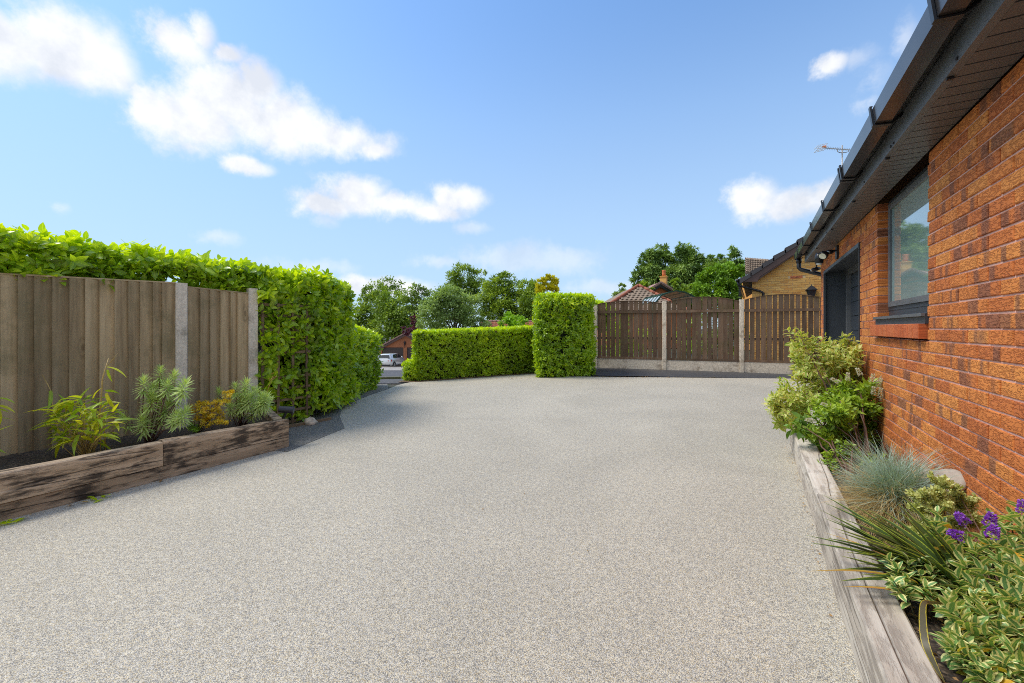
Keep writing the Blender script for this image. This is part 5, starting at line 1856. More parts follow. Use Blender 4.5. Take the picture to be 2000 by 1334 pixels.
# ------------------------------------------------------------------ trees
C30 = card_t(.34, .22); C22 = card_t(.24, .16); C45 = card_t(.5, .2)
tree('broadleaf_tree', 'dark rounded tree at the far left behind the low laurel hedge', 62,
     [(722, 618, 26), (735, 596, 22), (722, 575, 14), (745, 575, 16), (712, 640, 24), (750, 632, 28), (705, 600, 14)], 9000, C30, L_oak)
tree('broadleaf_tree', 'sparse airy tree whose thin top shows the sky through it', 66,
     [(735, 562, 14), (752, 556, 12), (764, 553, 10), (778, 560, 10), (742, 578, 16), (765, 575, 16)], 1500, C30, L_oak, clump=.6, nsub=16)
tree('broadleaf_tree', 'mid-green spreading tree above the brick garage', 56,
     [(768, 590, 24), (755, 606, 24), (785, 608, 26), (770, 632, 28), (800, 625, 24), (745, 645, 22), (790, 650, 22)], 9000, C30, L_oak2)
tree('broadleaf_tree', 'open branched tree with light leaf clumps right of the garage tree', 52,
     [(800, 572, 13), (812, 565, 10), (824, 575, 12), (806, 590, 15), (822, 596, 14), (795, 596, 12), (815, 612, 14), (832, 568, 9)], 3200, C22, L_oak2, clump=.45, nsub=12)
tree('broadleaf_tree', 'pale silvery-green round tree standing behind the long hedge', 38,
     [(882, 600, 36), (850, 612, 28), (915, 606, 28), (880, 580, 20), (845, 630, 26), (890, 634, 32), (930, 622, 22), (900, 578, 14), (862, 590, 22), (940, 634, 14)], 15000, card_t(.24, .13), L_pale, trunk=.18)
tree('broadleaf_tree', 'tallest tree with an open head behind the pale round tree', 78,
     [(905, 538, 20), (888, 545, 15), (926, 545, 15), (910, 560, 20), (895, 565, 16), (934, 560, 14), (942, 532, 6), (905, 585, 22), (878, 560, 9)], 7000, C45, L_oak)
tree('broadleaf_tree', 'broad dark oak in the middle distance left of the golden yew', 72,
     [(965, 560, 20), (985, 550, 16), (950, 572, 18), (1000, 568, 22), (975, 585, 24), (1010, 590, 22), (945, 595, 20), (985, 612, 26), (1015, 615, 20), (958, 612, 18), (975, 545, 9)], 14000, C45, L_oak)
tree('broadleaf_tree', 'dark dense tree directly beside the golden yew', 70,
     [(1030, 566, 18), (1046, 575, 18), (1035, 590, 22), (1050, 605, 20), (1030, 618, 20), (1046, 560, 9)], 8000, C45, L_oak)
tree('round_shrub', 'round lime-green shrub poking above the long hedge by the red roof', 26,
     [(1004, 632, 18), (1000, 622, 12), (1016, 632, 12), (988, 636, 12), (1006, 645, 20)], 3500, card_t(.16, .08), L_lime, trunk=.06, cat='shrub', group=None)
tree('plum_tree', 'dark purple-leaved plum beside the garage roof ridge', 44,
     [(805, 638, 10), (812, 626, 8), (796, 645, 8), (818, 642, 9)], 1600, C22, L_plum, trunk=.08)
tree('golden_yew', 'upright golden yew with many spires above the tall hedge block', 30,
     [(1052, 575, 6), (1052, 562, 5), (1053, 552, 3.5), (1060, 568, 6), (1061, 555, 4), (1061, 546, 3), (1068, 560, 5), (1068, 548, 4), (1070, 542, 3), (1075, 562, 6), (1076, 550, 4), (1077, 543, 3), (1083, 566, 6), (1084, 556, 4), (1085, 548, 3), (1060, 590, 9), (1075, 590, 10), (1088, 580, 6), (1052, 600, 8), (1068, 610, 12)],
     9000, card_t(.22, .07), L_gold, trunk=.07, clump=.5, droop=-1.2)
tree('small_tree', 'small light tree beside the left foot of the hipped roof', 34,
     [(1212, 575, 10), (1206, 584, 10), (1222, 572, 7), (1218, 586, 9), (1214, 562, 5)], 1500, C22, L_pale, trunk=.06)
CONE = card_t(.55, .16)
tree('conifer', 'big dark conifer with pointed tips behind the chimney', 58,
     [(1268, 525, 16), (1285, 508, 12), (1272, 500, 8), (1287, 495, 6), (1301, 500, 7), (1300, 515, 15), (1256, 545, 16), (1280, 540, 22), (1306, 540, 20), (1250, 560, 10), (1300, 487, 5), (1300, 481, 3.5), (1288, 486, 5), (1288, 480, 3), (1274, 490, 5), (1260, 508, 8), (1262, 497, 4), (1246, 530, 7), (1240, 550, 6)],
     11000, CONE, L_conif, trunk=.3, droop=.3, clump=.45)
tree('conifer', 'second dark conifer, broader and blunter, right of the chimney', 56,
     [(1338, 500, 13), (1330, 488, 6), (1345, 490, 6), (1352, 503, 12), (1326, 510, 14), (1362, 518, 14), (1345, 525, 22), (1322, 540, 20), (1368, 540, 18), (1345, 555, 24), (1338, 482, 5), (1353, 487, 5), (1330, 482, 4), (1362, 500, 6), (1375, 522, 7), (1382, 510, 5)],
     11000, CONE, L_conif, trunk=.3, droop=.3, clump=.45)
tree('conifer', 'pointed conifer spire rising above the bright cypress by the buff house', 46,
     [(1434, 505, 10), (1434, 494, 6), (1434, 485, 4), (1424, 516, 10), (1444, 518, 10), (1434, 525, 14), (1434, 490, 3)], 3500, card_t(.4, .12), L_conif, trunk=.15, droop=.4, clump=.5)
tree('conifer', 'thin pale-tipped conifer tops between the two dark conifers and the spire', 48,
     [(1388, 506, 5), (1388, 515, 7), (1398, 512, 5), (1408, 506, 5), (1410, 518, 8), (1396, 526, 12), (1389, 500, 2.5), (1408, 500, 2.5)], 2600, card_t(.35, .12), L_conif, trunk=.12, clump=.5)
tree('cypress', 'broad bright green cypress bush filling the gap beside the buff house', 30,
     [(1400, 540, 22), (1385, 555, 22), (1420, 530, 16), (1435, 540, 20), (1405, 565, 26), (1440, 560, 22), (1375, 575, 18), (1425, 580, 24), (1400, 590, 22), (1445, 582, 16)],
     16000, card_t(.26, .10), L_cypress, trunk=.12, clump=.35, droop=-.2)
tree('broadleaf_tree', 'low leafy green bushes between the gable house and the cypress', 34,
     [(1250, 572, 8), (1262, 560, 9), (1330, 560, 12), (1350, 570, 12), (1365, 578, 12), (1318, 556, 8), (1345, 585, 14), (1375, 590, 12)], 3800, C22, L_oak2, trunk=.08, cat='bush')
# planting that shows through the gaps of the picket fence
tree('garden_bush', 'green bush glimpsed through the left picket panel', 15.5,
     [(1195, 640, 34), (1225, 660, 34), (1200, 690, 34), (1240, 690, 28)], 3500, card_t(.12, .06), L_hedge, trunk=.05, cat='bush')

tree('garden_bush', 'bushy green growth glimpsed through the middle picket panel', 16.5,
     [(1360, 650, 34), (1400, 640, 36), (1430, 660, 30), (1400, 690, 36), (1360, 690, 30)], 4500, card_t(.12, .06), L_oak2, trunk=.05, cat='bush')

# ------------------------------------------------------------------ right-hand sleepers and bed
def RS(u, off=0.0, z=0.0):
    return Vector((.340 + off, u, z))


def build_right_bed():
    r = thing('sleeper_edging', 'silvered cracked railway sleepers edging the planted bed against the brick wall', 'sleeper edging', (.34, 3, 0))
    sleeper(RS, -1.5, 3.302, 0.0, .150, -.05, .236, M_sleepR, r, 11, rough=.004)
    sleeper(RS, 3.307, 5.62, 0.002, .150, -.05, .234, M_sleepR, r, 12, rough=.004)
    mb = MB()
    nx, ny = 8, 60
    for j in range(ny + 1):
        for i in range(nx + 1):
            x = .485 + (.965 - .485) * i / nx; y = -1.2 + 6.8 * j / ny
            z = .185 + .02 * math.sin(x * 17 + y * 7) * math.cos(y * 11) + random.uniform(-.008, .008)
            mb.v.append((x, y, z))
    for j in range(ny):
        for i in range(nx):
            k = j * (nx + 1) + i
            mb.f.append([k, k + 1, k + nx + 2, k + nx + 1]); mb.m.append(0)
    obj('bed_soil', mb, M_soil, kind='structure', smooth=True)
    # bits of bark and stones in the soil
    P = np.stack([rng.uniform(.49, .94, 900), rng.uniform(.6, 4.5, 900), rng.uniform(.195, .215, 900)], 1)
    o = merged('bark_mulch', card_t(.03, .016), P, frames(rng.normal(0, 1, (900, 3)) * [1, 1, .25], rng.normal(0, .4, (900, 3)) + [0, 0, 1]),
               rng.uniform(.5, 1.4, 900), L_dry, None, kind='stuff')
    o['label'] = 'scraps of dry bark and leaf litter on the dark bed soil'


build_right_bed()


def stems(root, base, tips, r0=.006, r1=.003, m=M_stem, bow=.12, name='stem', n=5, joined=False):
    mbj = MB()
    for t in tips:
        b = Vector(base) + Vector((random.uniform(-.03, .03), random.uniform(-.03, .03), 0))
        t = Vector(t)
        mid = (b + t) / 2 + Vector((random.uniform(-1, 1), random.uniform(-1, 1), random.uniform(0, 1))) * bow * (t - b).length
        mb = mbj if joined else MB()
        mb.tube([b, b.lerp(mid, .6) * 1.0, mid, t], [r0, r0 * .8, (r0 + r1) / 2, r1], n)
        if not joined:
            obj(name, mb, m, root, smooth=True)
    if joined:
        obj(name, mbj, m, root, smooth=True)


# --- big shrubs by the doorway
def shrub(name, label, base, blobs, Zc, nshoot, tm, m, k, nparts, spread=(30, 70), sizes=(.6, 1.1), lift=.3, stemn=14, cat='shrub', minpx=9, clump=.35):
    root = thing(name, label, cat, base)
    Ps = []; As = []
    tot = sum(b[2] ** 2 for b in blobs)
    cents = []
    for (px, py, rp) in blobs:
        z_ = Zc + rng.uniform(-.12, .12)
        c = at(px, py, z_); rr = rp * z_ / FP
        # keep clear of the wall
        if c.x + rr * .6 > XW - .05:
            c.x = XW - .05 - rr * .6
        cents.append((c, rr))
        n = max(3, int(nshoot * rp ** 2 / tot))
        X, O = blob_points(c, rr, n, clump)
        Ps.append(X); As.append(O + np.array([0, 0, .7]) + rng.normal(0, .35, X.shape))
    P = np.concatenate(Ps); A = np.concatenate(As)
    P[:, 0] = np.minimum(P[:, 0], XW - .04)
    P[:, 2] = np.maximum(P[:, 2], .24)
    PP, RR = shoots(P, A, k, spread=spread, step=.014, lift=lift)
    PP[:, 0] = np.minimum(PP[:, 0], XW - .03)
    scatter(root, 'leaf', tm, PP, RR, rng.uniform(sizes[0], sizes[1], len(PP)), m, nparts, minpx)
    stems(root, base, [c + Vector((0, 0, r * .4)) for c, r in cents][:stemn], .009, .003)
    idx = rng.choice(len(P), min(90, len(P)), replace=False)
    mb = MB()
    for i in idx:
        c = min(cents, key=lambda q: (q[0] - Vector(P[i])).length)[0]
        mb.tube([c, (c + Vector(P[i])) / 2 + Vector((0, 0, .01)), Vector(P[i])], [.004, .003, .0015], 3, caps=False)
    obj('twigs', mb, M_stem, root, kind='stuff')
    return root


VLEAF = leaf_t(.072, .027, 3, .3, .35, .9, .8)
SLEAF = leaf_t(.064, .023, 3, .25, .25, .8, .8)
BLEAF = leaf_t(.10, .06, 3, .2, .3, .8, .7)
shrub('variegated_shrub', 'loose cream and green variegated shrub reaching up in front of the grey doorway', Vector((.72, 4.75, .2)),
      [(1562, 665, 22), (1590, 700, 36), (1578, 740, 34), (1640, 712, 42), (1610, 760, 44), (1545, 775, 30), (1530, 760, 16), (1690, 705, 26), (1705, 668, 16), (1660, 760, 40), (1560, 810, 32),
       (1700, 740, 26), (1740, 745, 26), (1590, 690, 26), (1655, 690, 24), (1548, 645, 8), (1615, 670, 14), (1535, 790, 26), (1530, 820, 22), (1575, 770, 34), (1720, 720, 26), (1755, 760, 22), (1640, 680, 22)],
      4.25, 900, VLEAF, L_varieg, 7, 300, spread=(30, 80))
w = shrub('flowering_shrub', 'green shrub with white bottlebrush flower spikes against the brick wall', Vector((.78, 4.3, .2)),
          [(1640, 800, 44), (1690, 790, 44), (1730, 770, 34), (1760, 775, 22), (1660, 840, 42), (1710, 840, 38), (1740, 820, 28), (1610, 830, 36), (1750, 860, 24), (1730, 880, 22)],
          3.75, 760, SLEAF, L_shrub, 8, 300, spread=(25, 75), lift=.2)


def flower_spike_mesh(L, r, m, k=90, seed=1, fl=.011):
    g = np.random.default_rng(seed)
    t = g.random(k); ph = g.random(k) * 2 * pi
    rr = r * (1 - t * .6)
    P = np.stack([np.cos(ph) * rr, np.sin(ph) * rr, t * L], 1)
    D = np.stack([np.cos(ph), np.sin(ph), np.full(k, .5)], 1)
    tv, tf, tuv = card_t(fl, fl * .9)
    R = frames(D + g.normal(0, .3, D.shape), g.normal(0, 1, D.shape))
    V = np.einsum('kij,nj->kni', R, tv) + P[:, None, :]
    mb = MB()
    for i in range(k):
        mb.add([tuple(q) for q in V[i]], tf)
    return mb.mesh('flower_spike', m)


wf_m = flower_spike_mesh(.07, .011, L_whitef)
for (px, py, ax_) in [(1682, 728, (-.4, 0, .9)), (1702, 740, (.2, .1, 1)), (1768, 745, (.5, 0, .8)), (1753, 755, (.1, 0, 1)), (1706, 765, (0, 0, 1)), (1725, 768, (.1, 0, 1)),
                      (1760, 776, (.9, 0, .3)), (1640, 742, (-.8, 0, .5)), (1622, 788, (-.9, 0, .3)), (1592, 818, (-.9, 0, .2)), (1672, 832, (-.5, 0, .4)), (1755, 750, (.4, 0, 1)), (1656, 738, (0, 0, 1))]:
    q = Vector(ax_).normalized()
    M = q.to_track_quat('Z', 'Y').to_matrix().to_4x4(); p = at(px, py + 6, 3.55)
    p.x = min(p.x, XW - .03)
    M.translation = p
    inst('flower_spike', wf_m, M, w)
shrub('broad_leaved_plant', 'low broad-leaved green plant spilling over the far end of the silvered sleeper', Vector((.62, 4.0, .2)),
      [(1560, 835, 18), (1590, 845, 24), (1620, 855, 26), (1650, 870, 26), (1600, 870, 16), (1570, 820, 14), (1690, 880, 24)],
      3.75, 70, BLEAF, L_broad, 5, 200, spread=(45, 85), sizes=(.5, 1.0), stemn=4, cat='plant')
shrub('leafy_perennial', 'fresh green low leaves between the fescue tuft and the broad-leaved plant', Vector((.60, 3.75, .2)),
      [(1640, 895, 20), (1625, 915, 16), (1665, 880, 20), (1700, 890, 20), (1770, 905, 12), (1790, 905, 10)],
      3.25, 90, leaf_t(.05, .018, 3, .3, .3), L_shrub, 7, 200, spread=(35, 80), stemn=4, cat='plant')


# --- blue fescue
def build_fescue():
    base = Vector((.70, 3.18, .20))
    r = thing('fescue_tuft', 'rounded tuft of blue fescue grass with a dry straw-coloured skirt', 'ornamental grass', base)
    tm = strap_t(1.0, .006, 5, .6, .2)
    for (m, n, lo, hi, L0, L1, nm) in ((L_fescB, 2600, 8, 66, .26, .42, 'blades'), (L_fescT, 5200, 50, 122, .22, .38, 'dry_blades')):
        th = np.radians(rng.uniform(lo, hi, n)); ph = rng.uniform(0, 2 * pi, n)
        P = np.stack([base.x + rng.normal(0, .035, n), base.y + rng.normal(0, .05, n), base.z + np.abs(rng.normal(.08, .05, n))], 1)
        D = np.stack([np.sin(th) * np.cos(ph) * .85, np.sin(th) * np.sin(ph), np.cos(th)], 1) + rng.normal(0, .1, (n, 3))
        L = rng.uniform(L0, L1, n)
        # blades meet neither wall nor sleeper
        Rm = frames(D, np.tile([0, 0, 1.], (n, 1)) + rng.normal(0, .4, (n, 3)))
        tip = P + unit(D) * L[:, None]
        ok = (tip[:, 0] < XW - .01) & (tip[:, 2] > .17) | (tip[:, 0] < .9)
        ok &= tip[:, 0] < XW + .0
        merged(nm, tm, P[ok], Rm[ok], L[ok], m, r, kind='stuff')


build_fescue()


# --- small cream-edged shrub, stones
def build_mini():
    root = thing('dwarf_variegated_bush', 'small dense cream and grey-green bush in front of the two pale stones', 'bush', Vector((.79, 2.02, .2)))
    tm = leaf_t(.017, .010, 2, .25, .1)
    blobs = [(1840, 985, 32), (1815, 1000, 28), (1865, 1000, 32), (1800, 970, 18), (1840, 960, 20), (1878, 975, 16), (1830, 1030, 30), (1860, 1035, 26), (1895, 985, 9), (1850, 945, 9), (1826, 935, 9), (1842, 940, 8), (1903, 972, 6), (1812, 1040, 24), (1870, 955, 8)]
    Ps = []; As = []
    for px, py, rp in blobs:
        Zc = 1.98 + rng.uniform(-.05, .05)
        c = at(px, py, Zc); rr = rp * Zc / FP
        c.x = min(c.x, XW - .04 - rr)
        X, O = blob_points(c, rr, int(5 + rp * rp * .22), .35)
        Ps.append(X); As.append(O + [0, 0, .6])
    P = np.concatenate(Ps); A = np.concatenate(As); P[:, 2] = np.maximum(P[:, 2], .21)
    PP, RR = shoots(P, A, 9, spread=(20, 75), step=.004)
    scatter(root, 'leaf', tm, PP, RR, rng.uniform(.7, 1.2, len(PP)), L_mini, 0)
    stems(root, Vector((.79, 2.02, .2)), [at(px, py, 1.98) for px, py, rp in blobs[:8]], .004, .002)
    for k, (px, py, Z, tilt, lab) in enumerate(((1812, 938, 2.36, .25, 'left of two flat rounded beige stones leaning by the wall'), (1853, 938, 2.25, -.2, 'right of two flat rounded beige stones, partly behind the dwarf bush'))):
        c = at(px, py, Z)
        mb = MB(); n = 18
        nrm = Vector((-.35, -.6, .9)).normalized()
        a = nrm.orthogonal().normalized(); b = nrm.cross(a)
        vs = []
        for rr, off in ((.05, .016), (.070, .012), (.078, 0), (.070, -.012), (.05, -.014)):
            for i in range(n):
                w_ = 1 + .06 * math.sin(i * 1.1 + k * 2)
                vs.append(c + nrm * off + (a * math.cos(2 * pi * i / n) + b * math.sin(2 * pi * i / n)) * rr * w_)
        fs = [(j * n + i, j * n + (i + 1) % n, (j + 1) * n + (i + 1) % n, (j + 1) * n + i) for j in range(4) for i in range(n)] + [list(range(n))[::-1], [4 * n + i for i in range(n)]]
        obj('flat_stone', MB().add(vs, fs), M_beige, smooth=True, label=lab, cat='stone')


build_mini()


# --- flax
def build_flax():
    base = at(1905, 1175, 1.62); base.z = .2
    r = thing('flax_plant', 'dark green strappy flax whose pointed blades lie out over the silvered sleeper', 'plant', base)
    tips = [(1572, 1045, 1.95, 0), (1580, 1060, 1.9, 0), (1600, 995, 2.1, 0), (1605, 965, 2.2, 0), (1650, 1070, 1.8, 0), (1640, 1112, 1.7, 0), (1662, 983, 2.1, 0), (1665, 1020, 1.95, 0),
            (1720, 995, 2.0, 0), (1752, 982, 1.9, 0), (1698, 1030, 1.9, 0), (1620, 1012, 2.05, 0), (1610, 1040, 2.0, 1), (1645, 1145, 1.62, 1), (1575, 1116, 1.75, 1), (1640, 1135, 1.66, 0),
            (1690, 1060, 1.8, 0), (1730, 1040, 1.85, 0), (1780, 1010, 1.8, 0), (1660, 1045, 1.9, 1), (1700, 1000, 2.0, 0), (1745, 1015, 1.95, 0), (1680, 1085, 1.75, 0), (1770, 1060, 1.7, 1),
            (1700, 1045, 1.75, 0), (1715, 1070, 1.7, 0), (1740, 1065, 1.65, 0), (1625, 1030, 1.9, 0), (1680, 1005, 1.9, 0), (1760, 1000, 1.8, 0), (1640, 1085, 1.72, 0)]
    tips = tips + [(x + random.uniform(0, 45), y + random.uniform(-18, 22), z - random.uniform(0, .1), 0) for x, y, z, d_ in tips if not d_]
    for px, py, Z, dry in tips:
        t = at(px, py, Z)
        b = base + Vector((random.uniform(-.03, .02), random.uniform(-.04, .04), 0))
        d = t - b; L = d.length
        side = d.cross(Vector((0, 0, 1))).normalized()
        up = side.cross(d).normalized()
        n = 9; vs = []; uv = []
        wd = random.uniform(.034, .05) * (.6 if dry else 1)
        bow = random.uniform(.05, .12)
        for i in range(n + 1):
            q = i / n
            c = b + d * q + up * (math.sin(q * pi) * bow * L)
            w_ = wd / 2 * (min(1, .55 + q * 2) * (1 - q ** 2.5)) if i < n else 0.0004
            vs += [c - side * w_ + up * w_ * .5, c, c + side * w_ + up * w_ * .5]
            uv += [(-1, q), (0, q), (1, q)]
        fs = []
        for i in range(n):
            o = i * 3
            fs += [(o, o + 1, o + 4, o + 3), (o + 1, o + 2, o + 5, o + 4)]
        ob = obj('blade', MB().add(vs, fs), L_phorO if dry else L_phor, r, smooth=True)
        me = ob.data; ul = me.uv_layers.new(name='UVMap')
        for l in me.loops:
            ul.data[l.index].uv = uv[l.vertex_index]
        if dry:
            ob['label'] = 'orange-brown dying blade'
    # the broken blade that folds down over the soil
    pts = [at(1850, 1180, 1.50), at(1820, 1177, 1.43), at(1803, 1182, 1.41), at(1806, 1250, 1.32), at(1826, 1300, 1.28), at(1845, 1332, 1.26)]
    ws = [.003, .005, .008, .010, .007, .001]
    def cr(a, i, t):
        p0, p1, p2, p3 = a[max(i - 1, 0)], a[i], a[i + 1], a[min(i + 2, len(a) - 1)]
        return (p1 * 2 + (p2 - p0) * t + (p0 * 2 - p1 * 5 + p2 * 4 - p3) * t * t + (p1 * 3 - p0 - p2 * 3 + p3) * t ** 3) * .5
    sm = [(i, k / 4) for i in range(5) for k in range(4)] + [(4, 1.0)]
    pts, ws = [cr(pts, i, t) for i, t in sm], [max(.0005, cr(ws, i, t)) for i, t in sm]
    NP = len(pts)
    vs = []; uv = []
    for i, p in enumerate(pts):
        t = (pts[min(i + 1, NP - 1)] - pts[max(i - 1, 0)]).normalized()
        vw = (p - cam.location).normalized(); s_ = t.cross(vw).normalized()
        vs += [p - s_ * ws[i], p, p + s_ * ws[i]]; uv += [(-1, i / NP), (0, i / NP), (1, i / NP)]
    fs = []
    for i in range(NP - 1):
        o = i * 3; fs += [(o, o + 1, o + 4, o + 3), (o + 1, o + 2, o + 5, o + 4)]
    ob = obj('blade', MB().add(vs, fs), L_phorF, r, smooth=True, label='folded blade with broad yellow margins')
    ul = ob.data.uv_layers.new(name='UVMap')
    for l in ob.data.loops:
        ul.data[l.index].uv = uv[l.vertex_index]


L_phorF = leafm('yellow_edged_flax_blade', [(0.12, 0.10, 0.06), (0.14, 0.13, 0.06)], 0.4, .1, edge=(0.45, 0.36, 0.03), edge_w=.72, k=.8)
build_flax()


# --- variegated hebe
def build_hebe(label, base, tips, nrand, area, nparts, subs=(.80, .58, .34)):
    r = thing('variegated_hebe', label, 'shrub', base)
    tm = leaf_t(.056, .027, 4, .22, .30, .85, .6)
    P = []; A = []
    T = [at(px, py, Z) for px, py, Z in tips]
    for t in T:
        P.append(t); a = (t - Vector(base)); a.normalize(); A.append(a + Vector((random.uniform(-.3, .3), random.uniform(-.4, .2), .6)))
    for i in range(nrand):
        x0, x1, y0, y1, z0, z1 = area
        t = Vector((random.uniform(x0, x1), random.uniform(y0, y1), random.uniform(z0, z1)))
        P.append(t); T.append(t); A.append((t - Vector(base)).normalized() + Vector((0, 0, .5)))
    for i in range(len(T)):
        bv = Vector((min(T[i].x + .04, XW - .06), T[i].y + .03, .19))
        for q in subs:
            P.append(bv.lerp(T[i], q) + Vector((random.uniform(-.02, .02), random.uniform(-.02, .02), .01)))
            A.append((T[i] - bv).normalized() + Vector((random.uniform(-.7, .7), random.uniform(-.7, .4), .5)))
    P = np.array([tuple(p) for p in P]); A = np.array([tuple(a) for a in A])
    P[:, 0] = np.minimum(P[:, 0], XW - .04)
    PP, RR = shoots(P, A, 10, spread=(25, 88), step=.0055, jit=.15)
    S = rng.uniform(.75, 1.1, len(PP))
    S *= np.repeat(np.linspace(.78, 1.05, 10), len(P))
    yel = (rng.random(len(PP)) < .10) & (np.repeat(np.arange(10), len(P)) > 5)
    scatter(r, 'leaf', tm, PP[~yel], RR[~yel], S[~yel], L_hebe, nparts)
    scatter(r, 'leaf', tm, PP[yel], RR[yel], S[yel], L_hebeY, 30)
    mbs = MB()
    for t in T:
        g_ = Vector((t.x + random.uniform(.0, .08), t.y + random.uniform(-.05, .08), .19)); g_.x = min(g_.x, XW - .05)
        mbs.tube([g_, g_.lerp(t, .5) + Vector((.015, .01, 0)), t], [.0035, .003, .002], 4)
    obj('stems', mbs, M_hstem, r, smooth=True)
    return r


M_hstem = plain('green_brown_stem', (0.12, 0.10, 0.05), 0.7)
build_hebe('low variegated hebe with cream-edged leaves beside the sleeper, among the flax blades', at(1800, 1195, 1.55) * 1.0,
           [(1735, 1092, 1.66), (1752, 1112, 1.62), (1775, 1098, 1.65), (1800, 1092, 1.66), (1820, 1110, 1.62), (1745, 1135, 1.58), (1770, 1130, 1.6), (1798, 1122, 1.6), (1812, 1145, 1.55),
            ], 0, (0, 1, 0, 1, 0, 1), 130, subs=(.75,))
hb = build_hebe('large variegated hebe with purple flowers filling the lower right corner by the wall', Vector((.80, 1.35, .2)),
                [(1832, 1000, 1.78), (1828, 1020, 1.76), (1842, 1045, 1.74), (1990, 985, 1.66), (1975, 1005, 1.68), (1998, 1020, 1.62), (1960, 1030, 1.68), (1920, 1045, 1.7), (1900, 1070, 1.68),
                 (1880, 1095, 1.62), (1915, 1105, 1.6), (1945, 1085, 1.62), (1980, 1060, 1.6), (1990, 1100, 1.55), (1960, 1115, 1.56), (1895, 1135, 1.56), (1870, 1125, 1.6), (1860, 1160, 1.5),
                 (1850, 1175, 1.48), (1905, 1160, 1.5), (1935, 1155, 1.5), (1965, 1150, 1.5), (1990, 1160, 1.48), (1870, 1200, 1.45), (1925, 1190, 1.45), (1960, 1190, 1.44), (1990, 1215, 1.4),
                 (1855, 1250, 1.36), (1870, 1238, 1.38), (1885, 1275, 1.33), (1905, 1290, 1.31), (1925, 1315, 1.28), (1950, 1290, 1.31), (1975, 1260, 1.34), (1990, 1290, 1.30), (1920, 1235, 1.4), (1950, 1225, 1.42),
                 (1900, 1215, 1.43), (1858, 1130, 1.62), (1940, 1010, 1.75), (2010, 1060, 1.5), (2015, 1130, 1.45), (2020, 1200, 1.4), (1885, 1050, 1.74), (1870, 1075, 1.7)],
                34, (.66, .92, .85, 1.75, .26, .46), 300)
pf_m = flower_spike_mesh(.05, .014, L_purple, 130, 3, .010)
for px, py, Z, ax_ in [(1888, 1024, 1.62, (-.5, -.2, .7)), (1932, 1026, 1.6, (.1, -.2, 1)), (1884, 1050, 1.6, (-.9, -.2, .3)), (1936, 1048, 1.58, (.1, -.4, 1)),
                       (1999, 1005, 1.52, (0, 0, 1))]:
    M = Vector(ax_).normalized().to_track_quat('Z', 'Y').to_matrix().to_4x4(); M.translation = at(px, py, Z)
    inst('flower_spike', pf_m, M, hb)


# ------------------------------------------------------------------ left bed plants
def build_bamboo(label, base, h_px, nleaf, cx, cy, rx, ry, Z, canes, seed=3, nparts=300):
    g = np.random.default_rng(seed)
    r = thing('bamboo', label, 'plant', base)
    tm = strap_t(.17, .026, 5, .5, .35)
    P = []; D = []
    tipsl = []
    for i in range(nleaf):
        a = g.uniform(0, 2 * pi); q = g.random() ** .5
        px = cx + math.cos(a) * rx * q * .75; py = cy + math.sin(a) * ry * q * .85
        p = at(px, py, Z + g.uniform(-.15, .15))
        d = Vector((px - cx, 0, 0)) / rx
        dirv = W(1, 0) * (1.6 * (px - cx) / rx + g.normal(0, .6)) + W(0, 1) * g.normal(0, .6) + Vector((0, 0, g.uniform(-.35, .75)))
        P.append(tuple(p)); D.append(tuple(dirv)); tipsl.append(p)
    for (px, py, dx, dz) in canes.get('leaves', []):
        P.append(tuple(at(px, py, Z))); D.append(tuple(W(1, 0) * dx + Vector((0, 0, dz))))
    P = np.array(P); D = np.array(D)
    R = frames(D, np.tile([0, 0, 1.], (len(P), 1)) + g.normal(0, .3, (len(P), 3)))
    scatter(r, 'leaf', tm, P, R, g.uniform(.55, 1.25, len(P)), L_bamboo, nparts, 4)
    stems(r, base, [tipsl[i] for i in range(0, len(tipsl), 4)], .003, .0015, m=M_cane, bow=.1, n=4, joined=True, name='fine_stems')
    for pts, rad in canes.get('canes', []):
        obj('cane', MB().tube([at(x, y, Z + dz) for x, y, dz in pts], [rad] * (len(pts) - 1) + [rad * .5], 6), M_cane, r, smooth=True)
    return r


bb = at(172, 893, 3.52); bb.z = .2
build_bamboo('yellowing dwarf bamboo with thin canes in front of the left fence', bb, 0, 210, 165, 822, 85, 55, 3.5,
             {'canes': [([(170, 892, 0), (185, 860, 0), (196, 800, 0), (200, 740, 0), (212, 700, .05)], .006), ([(196, 888, 0), (197, 840, 0), (196, 790, 0)], .004), ([(206, 886, .05), (205, 850, .05), (201, 812, 0)], .004),
                        ([(148, 894, 0), (120, 870, 0), (105, 800, .05), (98, 760, .05), (83, 732, .1)], .003), ([(210, 715, 0), (222, 700, 0), (230, 690, 0)], .002)],
              'leaves': [(208, 717, 1, -.15), (210, 722, .2, -1), (206, 764, 1, .05), (208, 768, .25, -.8), (98, 763, .1, -.9), (120, 855, -1, -.25), (122, 858, -.6, -.9), (124, 856, .1, -1), (133, 797, -1, .15), (205, 800, 1, 0), (200, 790, .9, .35), (130, 792, -.4, 1)]})
b2 = at(-40, 905, 3.2); b2.z = .2
build_bamboo('second bamboo mostly outside the picture, two leaves reaching in at the left edge', b2, 0, 26, -50, 850, 40, 45, 3.2,
             {'leaves': [(-8, 778, 1, .05), (-6, 792, 1, -.1), (-5, 796, .5, -1), (-12, 800, 1, .1)], 'canes': [([(-38, 900, 0), (-25, 840, 0), (-10, 785, 0)], .004)]}, seed=5)


